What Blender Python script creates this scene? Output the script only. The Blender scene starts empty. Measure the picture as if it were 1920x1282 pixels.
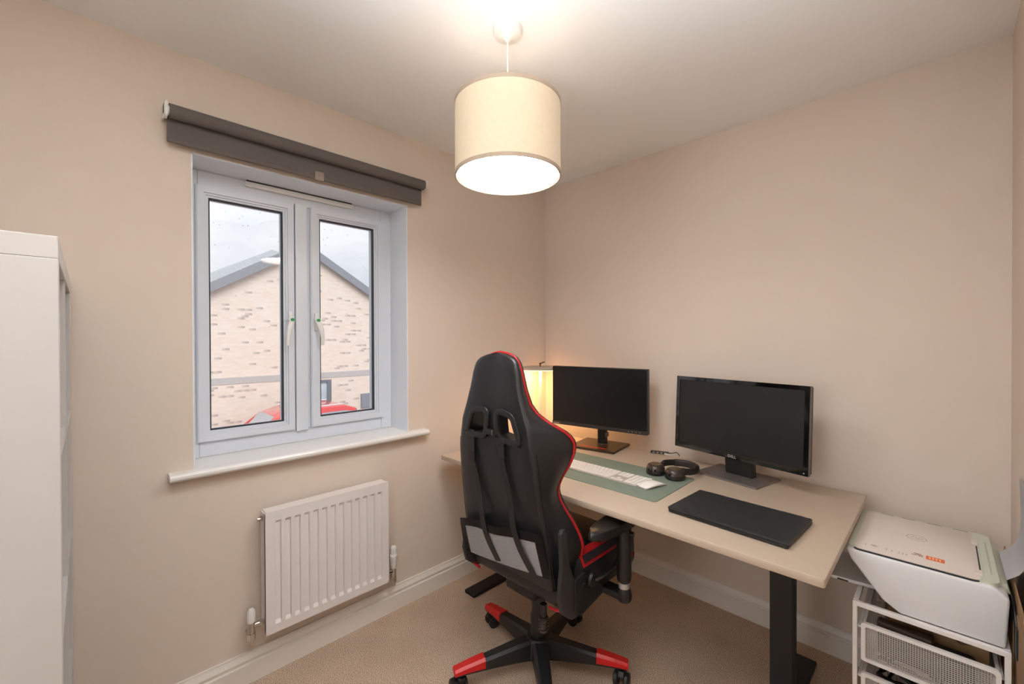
import bpy, bmesh, math, random
import numpy as np
from mathutils import Vector, Matrix
random.seed(7)
S = bpy.context.scene
COL = S.collection
PI = math.pi
def s2l(c):
    c = c / 255.0
    return c / 12.92 if c <= .04045 else ((c + .055) / 1.055) ** 2.4
def rgb(r, g, b): return (s2l(r), s2l(g), s2l(b), 1)

# ---------------------------------------------------------------- camera
cam = bpy.data.cameras.new('camera'); cam.sensor_width = 36; cam.lens = 15.0
cam.clip_start = .02; cam.clip_end = 300
camo = bpy.data.objects.new('camera', cam); COL.objects.link(camo)
yaw, pit, rol = math.radians(45.107), math.radians(-.394), math.radians(-.2046)
fw = Vector((-math.sin(yaw)*math.cos(pit), math.cos(yaw)*math.cos(pit), math.sin(pit)))
ri = Vector((math.cos(yaw), math.sin(yaw), 0)); up = ri.cross(fw)
r2 = math.cos(rol)*ri + math.sin(rol)*up; u2 = -math.sin(rol)*ri + math.cos(rol)*up
CAM = Vector((1.8546, -2.1614, 1.2941))
camo.matrix_world = Matrix(((r2.x, u2.x, -fw.x, CAM.x), (r2.y, u2.y, -fw.y, CAM.y), (r2.z, u2.z, -fw.z, CAM.z), (0, 0, 0, 1)))
S.camera = camo

# ---------------------------------------------------------------- sky, exposure
S.view_settings.view_transform = 'Standard'; S.view_settings.look = 'None'
S.view_settings.gamma = 1.0; S.view_settings.use_curve_mapping = False
S.view_settings.exposure = 0.2
SKY = 1.04          # overcast sky brightness
SUN = 2.0            # veiled sun behind our house, lights the gable opposite
BULB = 1.0           # pendant bulb, watts
DIFF = 21.0           # pendant diffuser glow
SHADE = .19          # pendant shade glow
DESKLAMP = 3.0       # watts
FILL_SPOT = 142.0        # watts, unseen fill spot added behind the camera, aimed at the ceiling
FILL_AREA = 14.0          # watts, fill light added outside the made-up landing window
WARM = (1.0, .92, .82)
w = bpy.data.worlds.new('overcast_sky'); S.world = w; w.use_nodes = True
nt = w.node_tree; nt.nodes.clear()
tc = nt.nodes.new('ShaderNodeTexCoord'); mp = nt.nodes.new('ShaderNodeMapping'); mp.inputs['Scale'].default_value = (1, 1, 2.6)
nz = nt.nodes.new('ShaderNodeTexNoise'); nz.inputs['Scale'].default_value = 2.3; nz.inputs['Detail'].default_value = 6; nz.inputs['Roughness'].default_value = .55
cr = nt.nodes.new('ShaderNodeValToRGB')
cr.color_ramp.elements[0].position = .36; cr.color_ramp.elements[0].color = rgb(205, 212, 224)
cr.color_ramp.elements[1].position = .62; cr.color_ramp.elements[1].color = rgb(244, 247, 252)
bg = nt.nodes.new('ShaderNodeBackground'); bg.inputs[1].default_value = SKY
ow = nt.nodes.new('ShaderNodeOutputWorld')
nt.links.new(tc.outputs['Generated'], mp.inputs[0]); nt.links.new(mp.outputs[0], nz.inputs['Vector'])
nt.links.new(nz.outputs[0], cr.inputs[0]); nt.links.new(cr.outputs[0], bg.inputs[0]); nt.links.new(bg.outputs[0], ow.inputs[0])

sn = bpy.data.lights.new('veiled_sun', 'SUN'); sn.energy = SUN; sn.angle = math.radians(40); sn.color = (1, .98, .95)
sno = bpy.data.objects.new('veiled_sun', sn); COL.objects.link(sno); sno.location = (6, -4, 9)
sno.rotation_euler = Vector((-.75, .30, -.62)).to_track_quat('-Z', 'Y').to_euler()

fl = bpy.data.lights.new('added_fill_spot', 'SPOT'); fl.energy = FILL_SPOT; fl.spot_size = math.radians(125); fl.spot_blend = 1.0; fl.shadow_soft_size = .06; fl.color = (.88, .95, 1.0)  # unseen lamp added to brighten the room evenly by ceiling bounce
flo = bpy.data.objects.new('added_fill_spot', fl); COL.objects.link(flo); flo.location = (1.55, -2.12, 1.50)
flo.rotation_euler = Vector((.10, .17, 1)).to_track_quat('-Z', 'Y').to_euler()

# ---------------------------------------------------------------- materials
MATS = {}
def M(name, col, rough=.5, metal=0., var=.04, vscale=30., bump=0., bscale=200., spec=.5, emit=None, coat=0., trans=0.):
    if name in MATS: return MATS[name]
    m = bpy.data.materials.new(name); m.use_nodes = True; t = m.node_tree
    b = t.nodes['Principled BSDF']; N = t.nodes.new
    tc = N('ShaderNodeTexCoord'); n = N('ShaderNodeTexNoise'); n.inputs['Scale'].default_value = vscale; n.inputs['Detail'].default_value = 4
    t.links.new(tc.outputs['Object'], n.inputs['Vector'])
    r = N('ShaderNodeValToRGB'); c = rgb(*col)
    r.color_ramp.elements[0].position = .3; r.color_ramp.elements[1].position = .7
    r.color_ramp.elements[0].color = (c[0]*(1-var), c[1]*(1-var), c[2]*(1-var), 1)
    r.color_ramp.elements[1].color = (min(1, c[0]*(1+var)), min(1, c[1]*(1+var)), min(1, c[2]*(1+var)), 1)
    t.links.new(n.outputs[0], r.inputs[0]); t.links.new(r.outputs[0], b.inputs['Base Color'])
    b.inputs['Roughness'].default_value = rough; b.inputs['Metallic'].default_value = metal
    b.inputs['Specular IOR Level'].default_value = spec; b.inputs['Coat Weight'].default_value = coat
    if bump > 0:
        n2 = N('ShaderNodeTexNoise'); n2.inputs['Scale'].default_value = bscale; n2.inputs['Detail'].default_value = 3
        bp = N('ShaderNodeBump'); bp.inputs['Strength'].default_value = bump; bp.inputs['Distance'].default_value = .002
        t.links.new(tc.outputs['Object'], n2.inputs['Vector']); t.links.new(n2.outputs[0], bp.inputs['Height']); t.links.new(bp.outputs[0], b.inputs['Normal'])
    if emit:
        b.inputs['Emission Color'].default_value = (*emit[0], 1); b.inputs['Emission Strength'].default_value = emit[1]
    MATS[name] = m; return m
def glass_mat():
    m = bpy.data.materials.new('pane_glass'); m.use_nodes = True; t = m.node_tree; t.nodes.clear(); N = t.nodes.new
    o = N('ShaderNodeOutputMaterial'); mx = N('ShaderNodeMixShader'); tr = N('ShaderNodeBsdfTransparent'); gl = N('ShaderNodeBsdfGlossy')
    n = N('ShaderNodeTexNoise'); n.inputs['Scale'].default_value = 3
    mr = N('ShaderNodeMapRange'); mr.inputs['To Min'].default_value = .96; mr.inputs['To Max'].default_value = .985
    cb = N('ShaderNodeCombineColor')
    t.links.new(n.outputs[0], mr.inputs[0])
    for i in range(3): t.links.new(mr.outputs[0], cb.inputs[i])
    t.links.new(cb.outputs[0], tr.inputs[0])
    gl.inputs['Roughness'].default_value = .01; mx.inputs[0].default_value = .055
    t.links.new(tr.outputs[0], mx.inputs[1]); t.links.new(gl.outputs[0], mx.inputs[2]); t.links.new(mx.outputs[0], o.inputs[0])
    return m

wall_m   = M('wall_paint', (227, 212, 198), .85, var=.012, vscale=4, bump=.08, bscale=350, spec=.2)
ceil_m   = M('ceiling_paint', (250, 250, 250), .9, var=.01, vscale=4, bump=.05, bscale=300, spec=.2)
gloss_m  = M('white_gloss_woodwork', (236, 230, 222), .4, var=.012, vscale=8)
reveal_m = M('white_reveal_paint', (236, 240, 246), .7, var=.01, vscale=6, bump=.05)
upvc     = M('white_upvc', (222, 227, 236), .3, var=.008, vscale=6)
gasket   = M('black_rubber_gasket', (45, 48, 54), .6)
glass    = glass_mat()
steel    = M('brushed_steel', (178, 172, 165), .32, 1., var=.06, vscale=60)
chrome   = M('chrome', (205, 200, 195), .15, 1., var=.03)
whitem   = M('white_enamel', (240, 234, 230), .35, var=.01)
whitep   = M('white_plastic', (236, 234, 232), .4, var=.01)
blackm   = M('black_powder_coat', (30, 30, 31), .5, var=.1, bump=.05, bscale=700)
blackp   = M('black_plastic', (26, 26, 27), .42, var=.08, bump=.04, bscale=600)
piano    = M('piano_black_plastic', (10, 10, 11), .08, var=.05, coat=.6)

# ---------------------------------------------------------------- helpers
def obj(name, bm, mat, parent=None, smooth=False, loc=(0, 0, 0), angle=None):
    me = bpy.data.meshes.new(name)
    if isinstance(bm, bmesh.types.BMesh):
        bmesh.ops.recalc_face_normals(bm, faces=bm.faces[:]); bm.to_mesh(me); bm.free()
    else: me = bm
    if mat and not me.materials: me.materials.append(mat)
    if smooth:
        me.polygons.foreach_set('use_smooth', [True]*len(me.polygons))
        try: me.set_sharp_from_angle(angle=math.radians(angle or 40))
        except Exception: pass
    o = bpy.data.objects.new(name, me); COL.objects.link(o); o.location = loc
    if parent: o.parent = parent
    return o
def tag(o, label, cat, group=None):
    o['label'] = label; o['category'] = cat
    if group: o['group'] = group
    return o
def thing(name, label, cat, loc=(0, 0, 0), rz=0, group=None):
    o = bpy.data.objects.new(name, None); COL.objects.link(o); o.location = loc; o.rotation_euler = (0, 0, rz); o.empty_display_size = .05
    return tag(o, label, cat, group)
def struct(name, bm, mat, parent=None, smooth=False):
    o = obj(name, bm, mat, parent, smooth)
    if parent is None: o['kind'] = 'structure'
    return o
def box(bm, x0, x1, y0, y1, z0, z1, bev=0., seg=2, mtx=None):
    r = bmesh.ops.create_cube(bm, size=1)
    vs = r['verts']
    for v in vs:
        v.co = Vector(((x0+x1)/2 + v.co.x*(x1-x0), (y0+y1)/2 + v.co.y*(y1-y0), (z0+z1)/2 + v.co.z*(z1-z0)))
    if bev > 0:
        es = list({e for v in vs for e in v.link_edges})
        rr = bmesh.ops.bevel(bm, geom=es, offset=bev, segments=seg, affect='EDGES', profile=.5)
        vs = list({v for f in rr['faces'] for v in f.verts} | {v for v in vs if v.is_valid})
    if mtx is not None: bmesh.ops.transform(bm, matrix=mtx, verts=vs)
    return vs
def B(*a, **k):
    bm = bmesh.new(); box(bm, *a, **k); return bm
def cyl(bm, p0, p1, r0, r1=None, n=20, caps=True):
    p0, p1 = Vector(p0), Vector(p1); d = p1-p0; r1 = r0 if r1 is None else r1
    r = bmesh.ops.create_cone(bm, cap_ends=caps, segments=n, radius1=r0, radius2=r1, depth=d.length)
    mt = Matrix.Translation((p0+p1)/2) @ d.to_track_quat('Z', 'Y').to_matrix().to_4x4()
    bmesh.ops.transform(bm, matrix=mt, verts=r['verts']); return r['verts']
def CY(*a, **k):
    bm = bmesh.new(); cyl(bm, *a, **k); return bm
def lathe(bm, prof, c=(0, 0, 0), n=32, axis='z', closed=False):
    rings = []
    for r, h in prof:
        ring = []
        for i in range(n):
            a = 2*PI*i/n; x, y = r*math.cos(a), r*math.sin(a)
            p = (x, y, h) if axis == 'z' else (h, x, y) if axis == 'x' else (x, h, y)
            ring.append(bm.verts.new(Vector(c)+Vector(p)))
        rings.append(ring)
    for a, b in zip(rings, rings[1:]):
        for i in range(n): bm.faces.new((a[i], a[(i+1) % n], b[(i+1) % n], b[i]))
    if closed:
        a, b = rings[-1], rings[0]
        for i in range(n): bm.faces.new((a[i], a[(i+1) % n], b[(i+1) % n], b[i]))
    else:
        bm.faces.new(rings[0]); bm.faces.new(rings[-1])
def LA(*a, **k):
    bm = bmesh.new(); lathe(bm, *a, **k); return bm
def prism(bm, pts, a0, a1, axis='x', bev=0.):
    """polygon pts in the plane across `axis`, extruded from a0 to a1"""
    def P(u, v, a): return (a, u, v) if axis == 'x' else (u, a, v) if axis == 'y' else (u, v, a)
    v0 = [bm.verts.new(P(u, v, a0)) for u, v in pts]; v1 = [bm.verts.new(P(u, v, a1)) for u, v in pts]
    n = len(pts); fs = [bm.faces.new(v0), bm.faces.new(v1)]
    for i in range(n): fs.append(bm.faces.new((v0[i], v0[(i+1) % n], v1[(i+1) % n], v1[i])))
    if bev > 0:
        es = list({e for f in fs[:2] for e in f.edges})
        bmesh.ops.bevel(bm, geom=es, offset=bev, segments=2, affect='EDGES', profile=.5)
def PR(*a, **k):
    bm = bmesh.new(); prism(bm, *a, **k); return bm
def sweep(bm, path, sect, closed=False, upv=Vector((0, 0, 1)), cap=True, scale=None):
    """sweep a section (list of (u,v)) along a path; u across, v along upv-ish"""
    path = [Vector(p) for p in path]; n = len(path); rings = []
    for i, p in enumerate(path):
        a = path[(i-1) % n] if (closed or i > 0) else p; b = path[(i+1) % n] if (closed or i < n-1) else p
        t = (b-a).normalized(); uu = t.cross(upv)
        if uu.length < 1e-4: uu = t.cross(Vector((0, 1, 0)))
        uu.normalize(); vv = uu.cross(t).normalized(); k = scale[i] if scale else 1
        rings.append([bm.verts.new(p + uu*s[0]*k + vv*s[1]*k) for s in sect])
    m = len(sect); rng = range(n) if closed else range(n-1)
    for i in rng:
        a, b = rings[i], rings[(i+1) % n]
        for j in range(m): bm.faces.new((a[j], a[(j+1) % m], b[(j+1) % m], b[j]))
    if cap and not closed: bm.faces.new(rings[0]); bm.faces.new(rings[-1])
def circ(r, n=8): return [(r*math.cos(2*PI*i/n), r*math.sin(2*PI*i/n)) for i in range(n)]
def rect(a, b): return [(-a, -b), (a, -b), (a, b), (-a, b)]
def SW(path, sect, **k):
    bm = bmesh.new(); sweep(bm, path, sect, **k); return bm
def smooth_path(pts, n=8):
    """Catmull-Rom through pts"""
    pts = [Vector(p) for p in pts]; out = []
    for i in range(len(pts)-1):
        p0 = pts[max(0, i-1)]; p1 = pts[i]; p2 = pts[i+1]; p3 = pts[min(len(pts)-1, i+2)]
        for k in range(n):
            t = k/n
            out.append(.5*((2*p1)+(p2-p0)*t+(2*p0-5*p1+4*p2-p3)*t*t+(3*p1-p0-3*p2+p3)*t**3))
    out.append(pts[-1]); return out
def text(name, body, size, mat, parent, mtx, ext=.0004, italic=0., align='LEFT'):
    cu = bpy.data.curves.new(name, 'FONT'); cu.body = body; cu.size = size; cu.extrude = ext; cu.shear = italic; cu.align_x = align; cu.resolution_u = 3
    to = bpy.data.objects.new(name+'_tmp', cu); COL.objects.link(to)
    dg = bpy.context.evaluated_depsgraph_get()
    me = bpy.data.meshes.new_from_object(to.evaluated_get(dg)); me.transform(mtx)
    bpy.data.objects.remove(to); me.name = name; me.materials.clear(); me.materials.append(mat)
    o = bpy.data.objects.new(name, me); COL.objects.link(o)
    if parent: o.parent = parent
    return o
def rrect(x0, x1, y0, y1, r, n=5):
    pts = []
    for cx, cy, a0 in ((x1-r, y1-r, 0), (x0+r, y1-r, 90), (x0+r, y0+r, 180), (x1-r, y0+r, 270)):
        for i in range(n+1):
            a = math.radians(a0+90*i/n); pts.append((cx+r*math.cos(a), cy+r*math.sin(a)))
    return pts
def frame_ring(bm, outer, inner, a0, a1, axis='x'):
    """ring between two same-length polygons, extruded"""
    def P(u, v, a): return (a, u, v) if axis == 'x' else (u, a, v) if axis == 'y' else (u, v, a)
    n = len(outer); L = [[bm.verts.new(P(u, v, a)) for u, v in poly] for poly in (outer, inner) for a in (a0, a1)]
    o0, o1, i0, i1 = L
    for i in range(n):
        j = (i+1) % n
        for q in ((o0[i], o0[j], o1[j], o1[i]), (i0[i], i0[j], i1[j], i1[i]), (o0[i], o0[j], i0[j], i0[i]), (o1[i], o1[j], i1[j], i1[i])):
            bm.faces.new(q)
def copy_tree(o, parent=None):
    c = o.copy(); COL.objects.link(c); c.parent = parent
    for ch in o.children: copy_tree(ch, c)
    return c
def RX(a): return Matrix.Rotation(a, 4, 'X')
def RZ(a): return Matrix.Rotation(a, 4, 'Z')
def T(*v): return Matrix.Translation(v)

# ================================================================ THE ROOM
H, XR, YF = 2.287, 2.021, -2.62        # ceiling height, right wall, wall behind the camera
WY0, WY1, WZ0, WZ1 = -1.898, -1.041, .815, 1.952   # window opening

# carpet floor
def carpet():
    m = bpy.data.materials.new('beige_carpet'); m.use_nodes = True; t = m.node_tree; b = t.nodes['Principled BSDF']; N = t.nodes.new
    tc = N('ShaderNodeTexCoord'); n1 = N('ShaderNodeTexNoise'); n1.inputs['Scale'].default_value = 330; n1.inputs['Detail'].default_value = 3
    n2 = N('ShaderNodeTexNoise'); n2.inputs['Scale'].default_value = 5; n2.inputs['Detail'].default_value = 3
    r1 = N('ShaderNodeValToRGB'); r1.color_ramp.elements[0].position = .38; r1.color_ramp.elements[1].position = .60
    r1.color_ramp.elements[0].color = rgb(150, 124, 104); r1.color_ramp.elements[1].color = rgb(236, 212, 188)
    mx = N('ShaderNodeMix'); mx.data_type = 'RGBA'; mx.blend_type = 'MULTIPLY'; mx.inputs[0].default_value = .35
    r2 = N('ShaderNodeValToRGB'); r2.color_ramp.elements[0].position = .35; r2.color_ramp.elements[0].color = (.72, .70, .68, 1); r2.color_ramp.elements[1].position = .65; r2.color_ramp.elements[1].color = (1, 1, 1, 1)
    bp = N('ShaderNodeBump'); bp.inputs['Strength'].default_value = .35; bp.inputs['Distance'].default_value = .004
    for n in (n1, n2): t.links.new(tc.outputs['Object'], n.inputs['Vector'])
    t.links.new(n1.outputs[0], r1.inputs[0]); t.links.new(n2.outputs[0], r2.inputs[0])
    t.links.new(r1.outputs[0], mx.inputs[6]); t.links.new(r2.outputs[0], mx.inputs[7]); t.links.new(mx.outputs[2], b.inputs['Base Color'])
    t.links.new(n1.outputs[0], bp.inputs['Height']); t.links.new(bp.outputs[0], b.inputs['Normal'])
    b.inputs['Roughness'].default_value = .97; b.inputs['Specular IOR Level'].default_value = .1
    return m
struct('floor', B(-.02, XR+.02, YF-1.2, .02, -.12, 0), carpet())
struct('ceiling', B(-.32, XR+.12, YF-1.3, .12, H, H+.1), ceil_m)
bm = bmesh.new()
box(bm, -.30, 0, YF-.1, WY0, 0, H); box(bm, -.30, 0, WY1, .1, 0, H); box(bm, -.30, 0, WY0, WY1, 0, WZ0); box(bm, -.30, 0, WY0, WY1, WZ1, H)
struct('wall_left', bm, wall_m)
struct('wall_back', B(0, XR+.1, 0, .1, 0, H), wall_m)
struct('wall_right', B(XR, XR+.1, YF-1.2, 0, 0, H), wall_m)
# wall behind the camera with a doorway added to let fill light in
DX0, DX1, DZ = .86, 1.70, 2.02
bm = bmesh.new()
box(bm, 0, DX0, YF-.1, YF, 0, H); box(bm, DX1, XR, YF-.1, YF, 0, H); box(bm, DX0, DX1, YF-.1, YF, DZ, H)
struct('wall_front', bm, wall_m)
bm = bmesh.new()
box(bm, DX0-.06, DX0, YF, YF+.015, 0, DZ+.06, .003); box(bm, DX1, DX1+.06, YF, YF+.015, 0, DZ+.06, .003); box(bm, DX0, DX1, YF, YF+.015, DZ, DZ+.06, .003)
struct('trim_1', bm, gloss_m)
# unseen landing and window, added to carry the fill light
LW = (.75, 1.75, .85, 2.05)
bm = bmesh.new()
box(bm, .3, LW[0], YF-1.2, YF-1.1, 0, H); box(bm, LW[1], XR, YF-1.2, YF-1.1, 0, H); box(bm, LW[0], LW[1], YF-1.2, YF-1.1, 0, LW[2]); box(bm, LW[0], LW[1], YF-1.2, YF-1.1, LW[3], H)
box(bm, .2, .3, YF-1.2, YF-.1, 0, H)
struct('wall_added_landing', bm, wall_m)
bm = bmesh.new(); frame_ring(bm, [(LW[0], LW[2]), (LW[1], LW[2]), (LW[1], LW[3]), (LW[0], LW[3])], [(LW[0]+.06, LW[2]+.06), (LW[1]-.06, LW[2]+.06), (LW[1]-.06, LW[3]-.06), (LW[0]+.06, LW[3]-.06)], YF-1.18, YF-1.12, 'y')
struct('added_window', bm, upvc)  # unseen window added around the fill light
# skirting boards
SK = [(0, 0), (.020, 0), (.020, .072), (.013, .0745), (.013, .080), (.016, .084), (.0165, .089), (.011, .100), (.008, .107), (.008, .113), (0, .113)]
bm = bmesh.new(); prism(bm, [(x, z) for x, z in SK], YF, 0, 'y'); struct('baseboard_left', bm, gloss_m)
bm = bmesh.new(); prism(bm, [(-x, z) for x, z in SK], .018, XR, 'x'); struct('baseboard_back', bm, gloss_m)
bm = bmesh.new(); prism(bm, [(XR-x, z) for x, z in SK], YF, -.018, 'y'); struct('baseboard_right', bm, gloss_m)

# ---- window
FX = -.155           # room side of the outer frame
bm = bmesh.new()     # white plaster reveal lining
box(bm, FX-.07, .001, WY0-.001, WY0+.004, .84, WZ1); box(bm, FX-.07, .001, WY1-.004, WY1+.001, .84, WZ1); box(bm, FX-.07, .001, WY0, WY1, WZ1-.004, WZ1+.001)
struct('trim_2', bm, reveal_m)
win = bpy.data.objects.new('window_1', None); COL.objects.link(win); win['kind'] = 'structure'; win.location = (FX, 0, .84)
def WB(name, parts, mat, parent=win, bev=.003):
    bm = bmesh.new()
    for p in parts:
        x0, x1, y0, y1, z0, z1 = p; box(bm, x0-FX, x1-FX, y0, y1, z0-.84, z1-.84, bev)
    return obj(name, bm, mat, parent)
fy0, fy1, fz0, fz1 = WY0+.004, WY1-.004, .842, WZ1-.004
WB('frame', [(FX-.07, FX, fy0, fy0+.036, fz0, fz1), (FX-.07, FX, fy1-.056, fy1, fz0, fz1), (FX-.07, FX, fy0+.036, fy1-.056, fz0, fz0+.058), (FX-.07, FX, fy0+.036, fy1-.056, fz1-.062, fz1)], upvc)
WB('mullion', [(FX-.07, FX-.002, -1.517, -1.445, fz0+.058, fz1-.062), (FX-.002, FX+.018, -1.512, -1.462, .893, 1.893)], upvc)
def sash(y0, y1, z0, z1, s):
    sd = WB('sash', [], upvc)
    x0, x1 = FX-.05, FX+.016
    bmm = bmesh.new(); wd = .042
    outer = [(y0, z0-.84), (y1, z0-.84), (y1, z1-.84), (y0, z1-.84)]
    def ins(d): return [(y0+d, z0-.84+d), (y1-d, z0-.84+d), (y1-d, z1-.84-d), (y0+d, z1-.84-d)]
    def lay(d0, d1, a, b): frame_ring(bmm, ins(d0), ins(d1), a-FX, b-FX, 'x')
    lay(0, .004, x0, x1-.004); lay(.0035, .026, x0, x1); lay(.0255, .034, x0, x1-.006); lay(.033, wd, x0, x1-.012)
    bmm.to_mesh(sd.data); bmm.free()
    gk = bmesh.new(); frame_ring(gk, ins(wd-.001), ins(wd+.005), x1-.032-FX, x1-.016-FX, 'x'); obj('gasket', gk, gasket, sd)
    g = bmesh.new(); box(g, x1-.034-FX, x1-.026-FX, y0+wd, y1-wd, z0-.84+wd, z1-.84-wd); pane = obj('pane', g, glass, sd)
    g2 = bmesh.new()
    for i in range(70):      # rain drops on the outside
        yy, zz = random.uniform(y0+wd+.01, y1-wd-.01), random.uniform(z0+wd-.8+.3, z1-wd-.85); r = random.choice([.0008, .001, .0015, .002])
        rr = bmesh.ops.create_icosphere(g2, subdivisions=1, radius=r); bmesh.ops.transform(g2, matrix=T(x1-.0345-FX, yy, zz) @ Matrix.Diagonal((.5, 1, 1.1, 1)), verts=rr['verts'])
    d = obj('raindrops', g2, M('water_drop', (225, 230, 236), .05, var=.02), pane); d['kind'] = 'stuff'
    # handle
    hy = y1-.019 if s > 0 else y0+.021; hx = x1-FX
    hb = bmesh.new(); box(hb, hx, hx+.01, hy-.008, hy+.008, .495, .575, .004); h = obj('window_handle', hb, whitep, sd, True)
    pth = smooth_path([(hx+.017, hy+.001*s, .548), (hx+.026, hy-.002*s, .530), (hx+.031, hy-.012*s, .500), (hx+.030, hy-.017*s, .465), (hx+.026, hy-.018*s, .430)], 5)
    n = len(pth); lv = bmesh.new(); sweep(lv, pth, [(a*1.3, b*.7) for a, b in circ(.0085, 10)], upv=Vector((1, 0, 0)), scale=[1.15-.45*i/(n-1) for i in range(n)])
    cyl(lv, (hx+.008, hy, .541), (hx+.024, hy, .541), .0125, .0115, 18); obj('lever', lv, whitep, h, True)
    obj('lock_button', CY((hx+.020, hy, .541), (hx+.0345, hy, .541), .0068, n=14), M('green_plastic', (40, 160, 85), .4), h)
sash(-1.866, -1.516, .900, 1.889, 1)
sash(-1.447, -1.097, .900, 1.889, -1)
bm = bmesh.new(); box(bm, 0, .012, -1.702, -1.247, 1.921-.84, 1.944-.84, .005); tv = obj('trickle_vent', bm, whitep, win, True)
obj('vent_slot', B(.003, .0125, -1.695, -1.255, 1.9435-.84, 1.9475-.84), gasket, tv)
# sill board
bm = bmesh.new()
prof = [(-.16, .815), (.036, .815), (.043, .818), (.047, .824), (.047, .832), (.043, .838), (.036, .841), (-.16, .841)]
prism(bm, [(-.16, .815), (.0005, .815), (.0005, .841), (-.16, .841)], WY0+.001, WY1-.001, 'y')
prism(bm, [(max(x, .0005), z) for x, z in prof], -1.969, -.945, 'y')
o = struct('trim_3', bm, M('white_gloss_sill', (240, 236, 232), .28, var=.01, vscale=6), None)

# ================================================================ OUTSIDE
HX = -15.0
def hy_(y): return -2.161+(y+2.161)*1.311
def hz_(z): return 1.294+(z-1.294)*1.311
def brick_mat():
    m = bpy.data.materials.new('buff_brickwork'); m.use_nodes = True; t = m.node_tree; b = t.nodes['Principled BSDF']; N = t.nodes.new
    tc = N('ShaderNodeTexCoord'); mp = N('ShaderNodeMapping'); mp.inputs['Rotation'].default_value = (0, -PI/2, 0)
    sp = N('ShaderNodeSeparateXYZ'); cb = N('ShaderNodeCombineXYZ')
    t.links.new(tc.outputs['Object'], sp.inputs[0]); t.links.new(sp.outputs[1], cb.inputs[0]); t.links.new(sp.outputs[2], cb.inputs[1])
    br = N('ShaderNodeTexBrick'); br.inputs['Scale'].default_value = 1; br.inputs['Brick Width'].default_value = .225; br.inputs['Row Height'].default_value = .075
    br.inputs['Mortar Size'].default_value = .006; br.inputs['Color1'].default_value = rgb(236, 222, 210); br.inputs['Color2'].default_value = rgb(230, 212, 198); br.inputs['Mortar'].default_value = rgb(226, 216, 206)
    t.links.new(cb.outputs[0], br.inputs[0]); t.links.new(br.outputs[0], b.inputs['Base Color']); b.inputs['Roughness'].default_value = .9
    bp = N('ShaderNodeBump'); bp.inputs['Strength'].default_value = .3; bp.invert = True; t.links.new(br.outputs[1], bp.inputs['Height']); t.links.new(bp.outputs[0], b.inputs['Normal'])
    return m
brickm = brick_mat(); darkb = M('dark_brick', (196, 184, 177), .9, var=.25, vscale=3)
band_m = M('grey_course', (188, 186, 184), .9, var=.05); tile = M('grey_roof_tile', (148, 152, 158), .8, var=.12, vscale=8); barge = M('grey_bargeboard', (140, 144, 152), .6)
apy, apz = 3.605, 4.70; ev0, ev1 = apy-5.2, apy+5.2; sl = .60; G = -2.65
hs = thing('brick_house', 'buff brick gable house with grey roof seen through the window', 'house', (HX, 0, G))
ez = apz-5.2*sl
# wall with a window opening is built as panels around the window
wy0, wy1, wz0, wz1 = 3.55, 4.62, -1.16, -.257
bm = bmesh.new()
def gz(y): return apz-abs(y-apy)*sl
def wallpoly(y0, y1, zb, zt=None):
    pts = [(y0, zb-G), (y1, zb-G)]
    if zt is None:
        pts.append((y1, gz(y1)-G))
        if y0 < apy < y1: pts.append((apy, apz-G))
        pts.append((y0, gz(y0)-G))
    else: pts += [(y1, zt-G), (y0, zt-G)]
    prism(bm, pts, -6., 0., 'x')
wallpoly(ev0, wy0, G); wallpoly(wy1, ev1, G); wallpoly(wy0, wy1, wz1); wallpoly(wy0, wy1, G, wz0)
bw = obj('wall', bm, brickm, hs)
bbm = B(-.006, .006, -.107, .107, -.0325, .0325); bme = bpy.data.meshes.new('brick'); bbm.to_mesh(bme); bbm.free(); bme.materials.append(darkb)
nb = 0; used = set()
while nb < 230:
    row = random.randint(0, 96); colm = random.randint(-16, 60)
    z = G+.0375+row*.075; y = colm*.225+(.1125 if row % 2 else 0)
    if z > gz(y)-.5 or z < -2.3 or -.25 < z < .12 or (wy0-.15 < y < wy1+.15 and wz0-.1 < z < wz1+.1) or y < -1 or y > 7.6: continue
    if (row, colm) in used: continue
    for k in range(random.choice([1, 1, 1, 1, 1, 2])):
        used.add((row, colm+k)); o = bpy.data.objects.new('brick', bme); COL.objects.link(o); o.parent = bw; o.location = (.001, y+k*.225, z-G); nb += 1
obj('string_course', B(0, .02, ev0, ev1, -.19-G, .03-G), band_m, hs)
bm = bmesh.new()
for s in (-1, 1):
    o0 = [(apy, apz+.20-G), (apy+s*5.5, apz+.20-5.5*sl-G), (apy+s*5.5, apz+.02-5.5*sl-G), (apy, apz+.02-G)]
    prism(bm, o0, -6.2, .22, 'x')
rf = obj('roof', bm, tile, hs)
bm = bmesh.new()
for s in (-1, 1):
    prism(bm, [(apy, apz+.22-G), (apy+s*5.5, apz+.22-5.5*sl-G), (apy+s*5.5, apz-.10-5.5*sl-G), (apy, apz-.10-G)], .19, .25, 'x')
obj('bargeboard', bm, barge, rf)
bm = bmesh.new(); frame_ring(bm, [(wy0, wz0-G), (wy1, wz0-G), (wy1, wz1-G), (wy0, wz1-G)], [(wy0+.09, wz0+.09-G), (wy1-.16, wz0+.09-G), (wy1-.16, wz1-.1-G), (wy0+.09, wz1-.1-G)], -.08, .01, 'x')
hw = obj('window_frame', bm, M('grey_window_frame', (122, 126, 134), .5), hs)
obj('pane', B(-.06, -.05, wy0+.09, wy1-.16, wz0+.09-G, wz1-.1-G), M('pale_window_pane', (196, 208, 214), .15, var=.1, vscale=2), hw)
obj('meter_box', B(0, .12, hy_(3.916), hy_(4.2), hz_(-.85)-G, hz_(-.407)-G, .01), M('grey_meter_box', (138, 143, 154), .5), hs)
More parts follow.
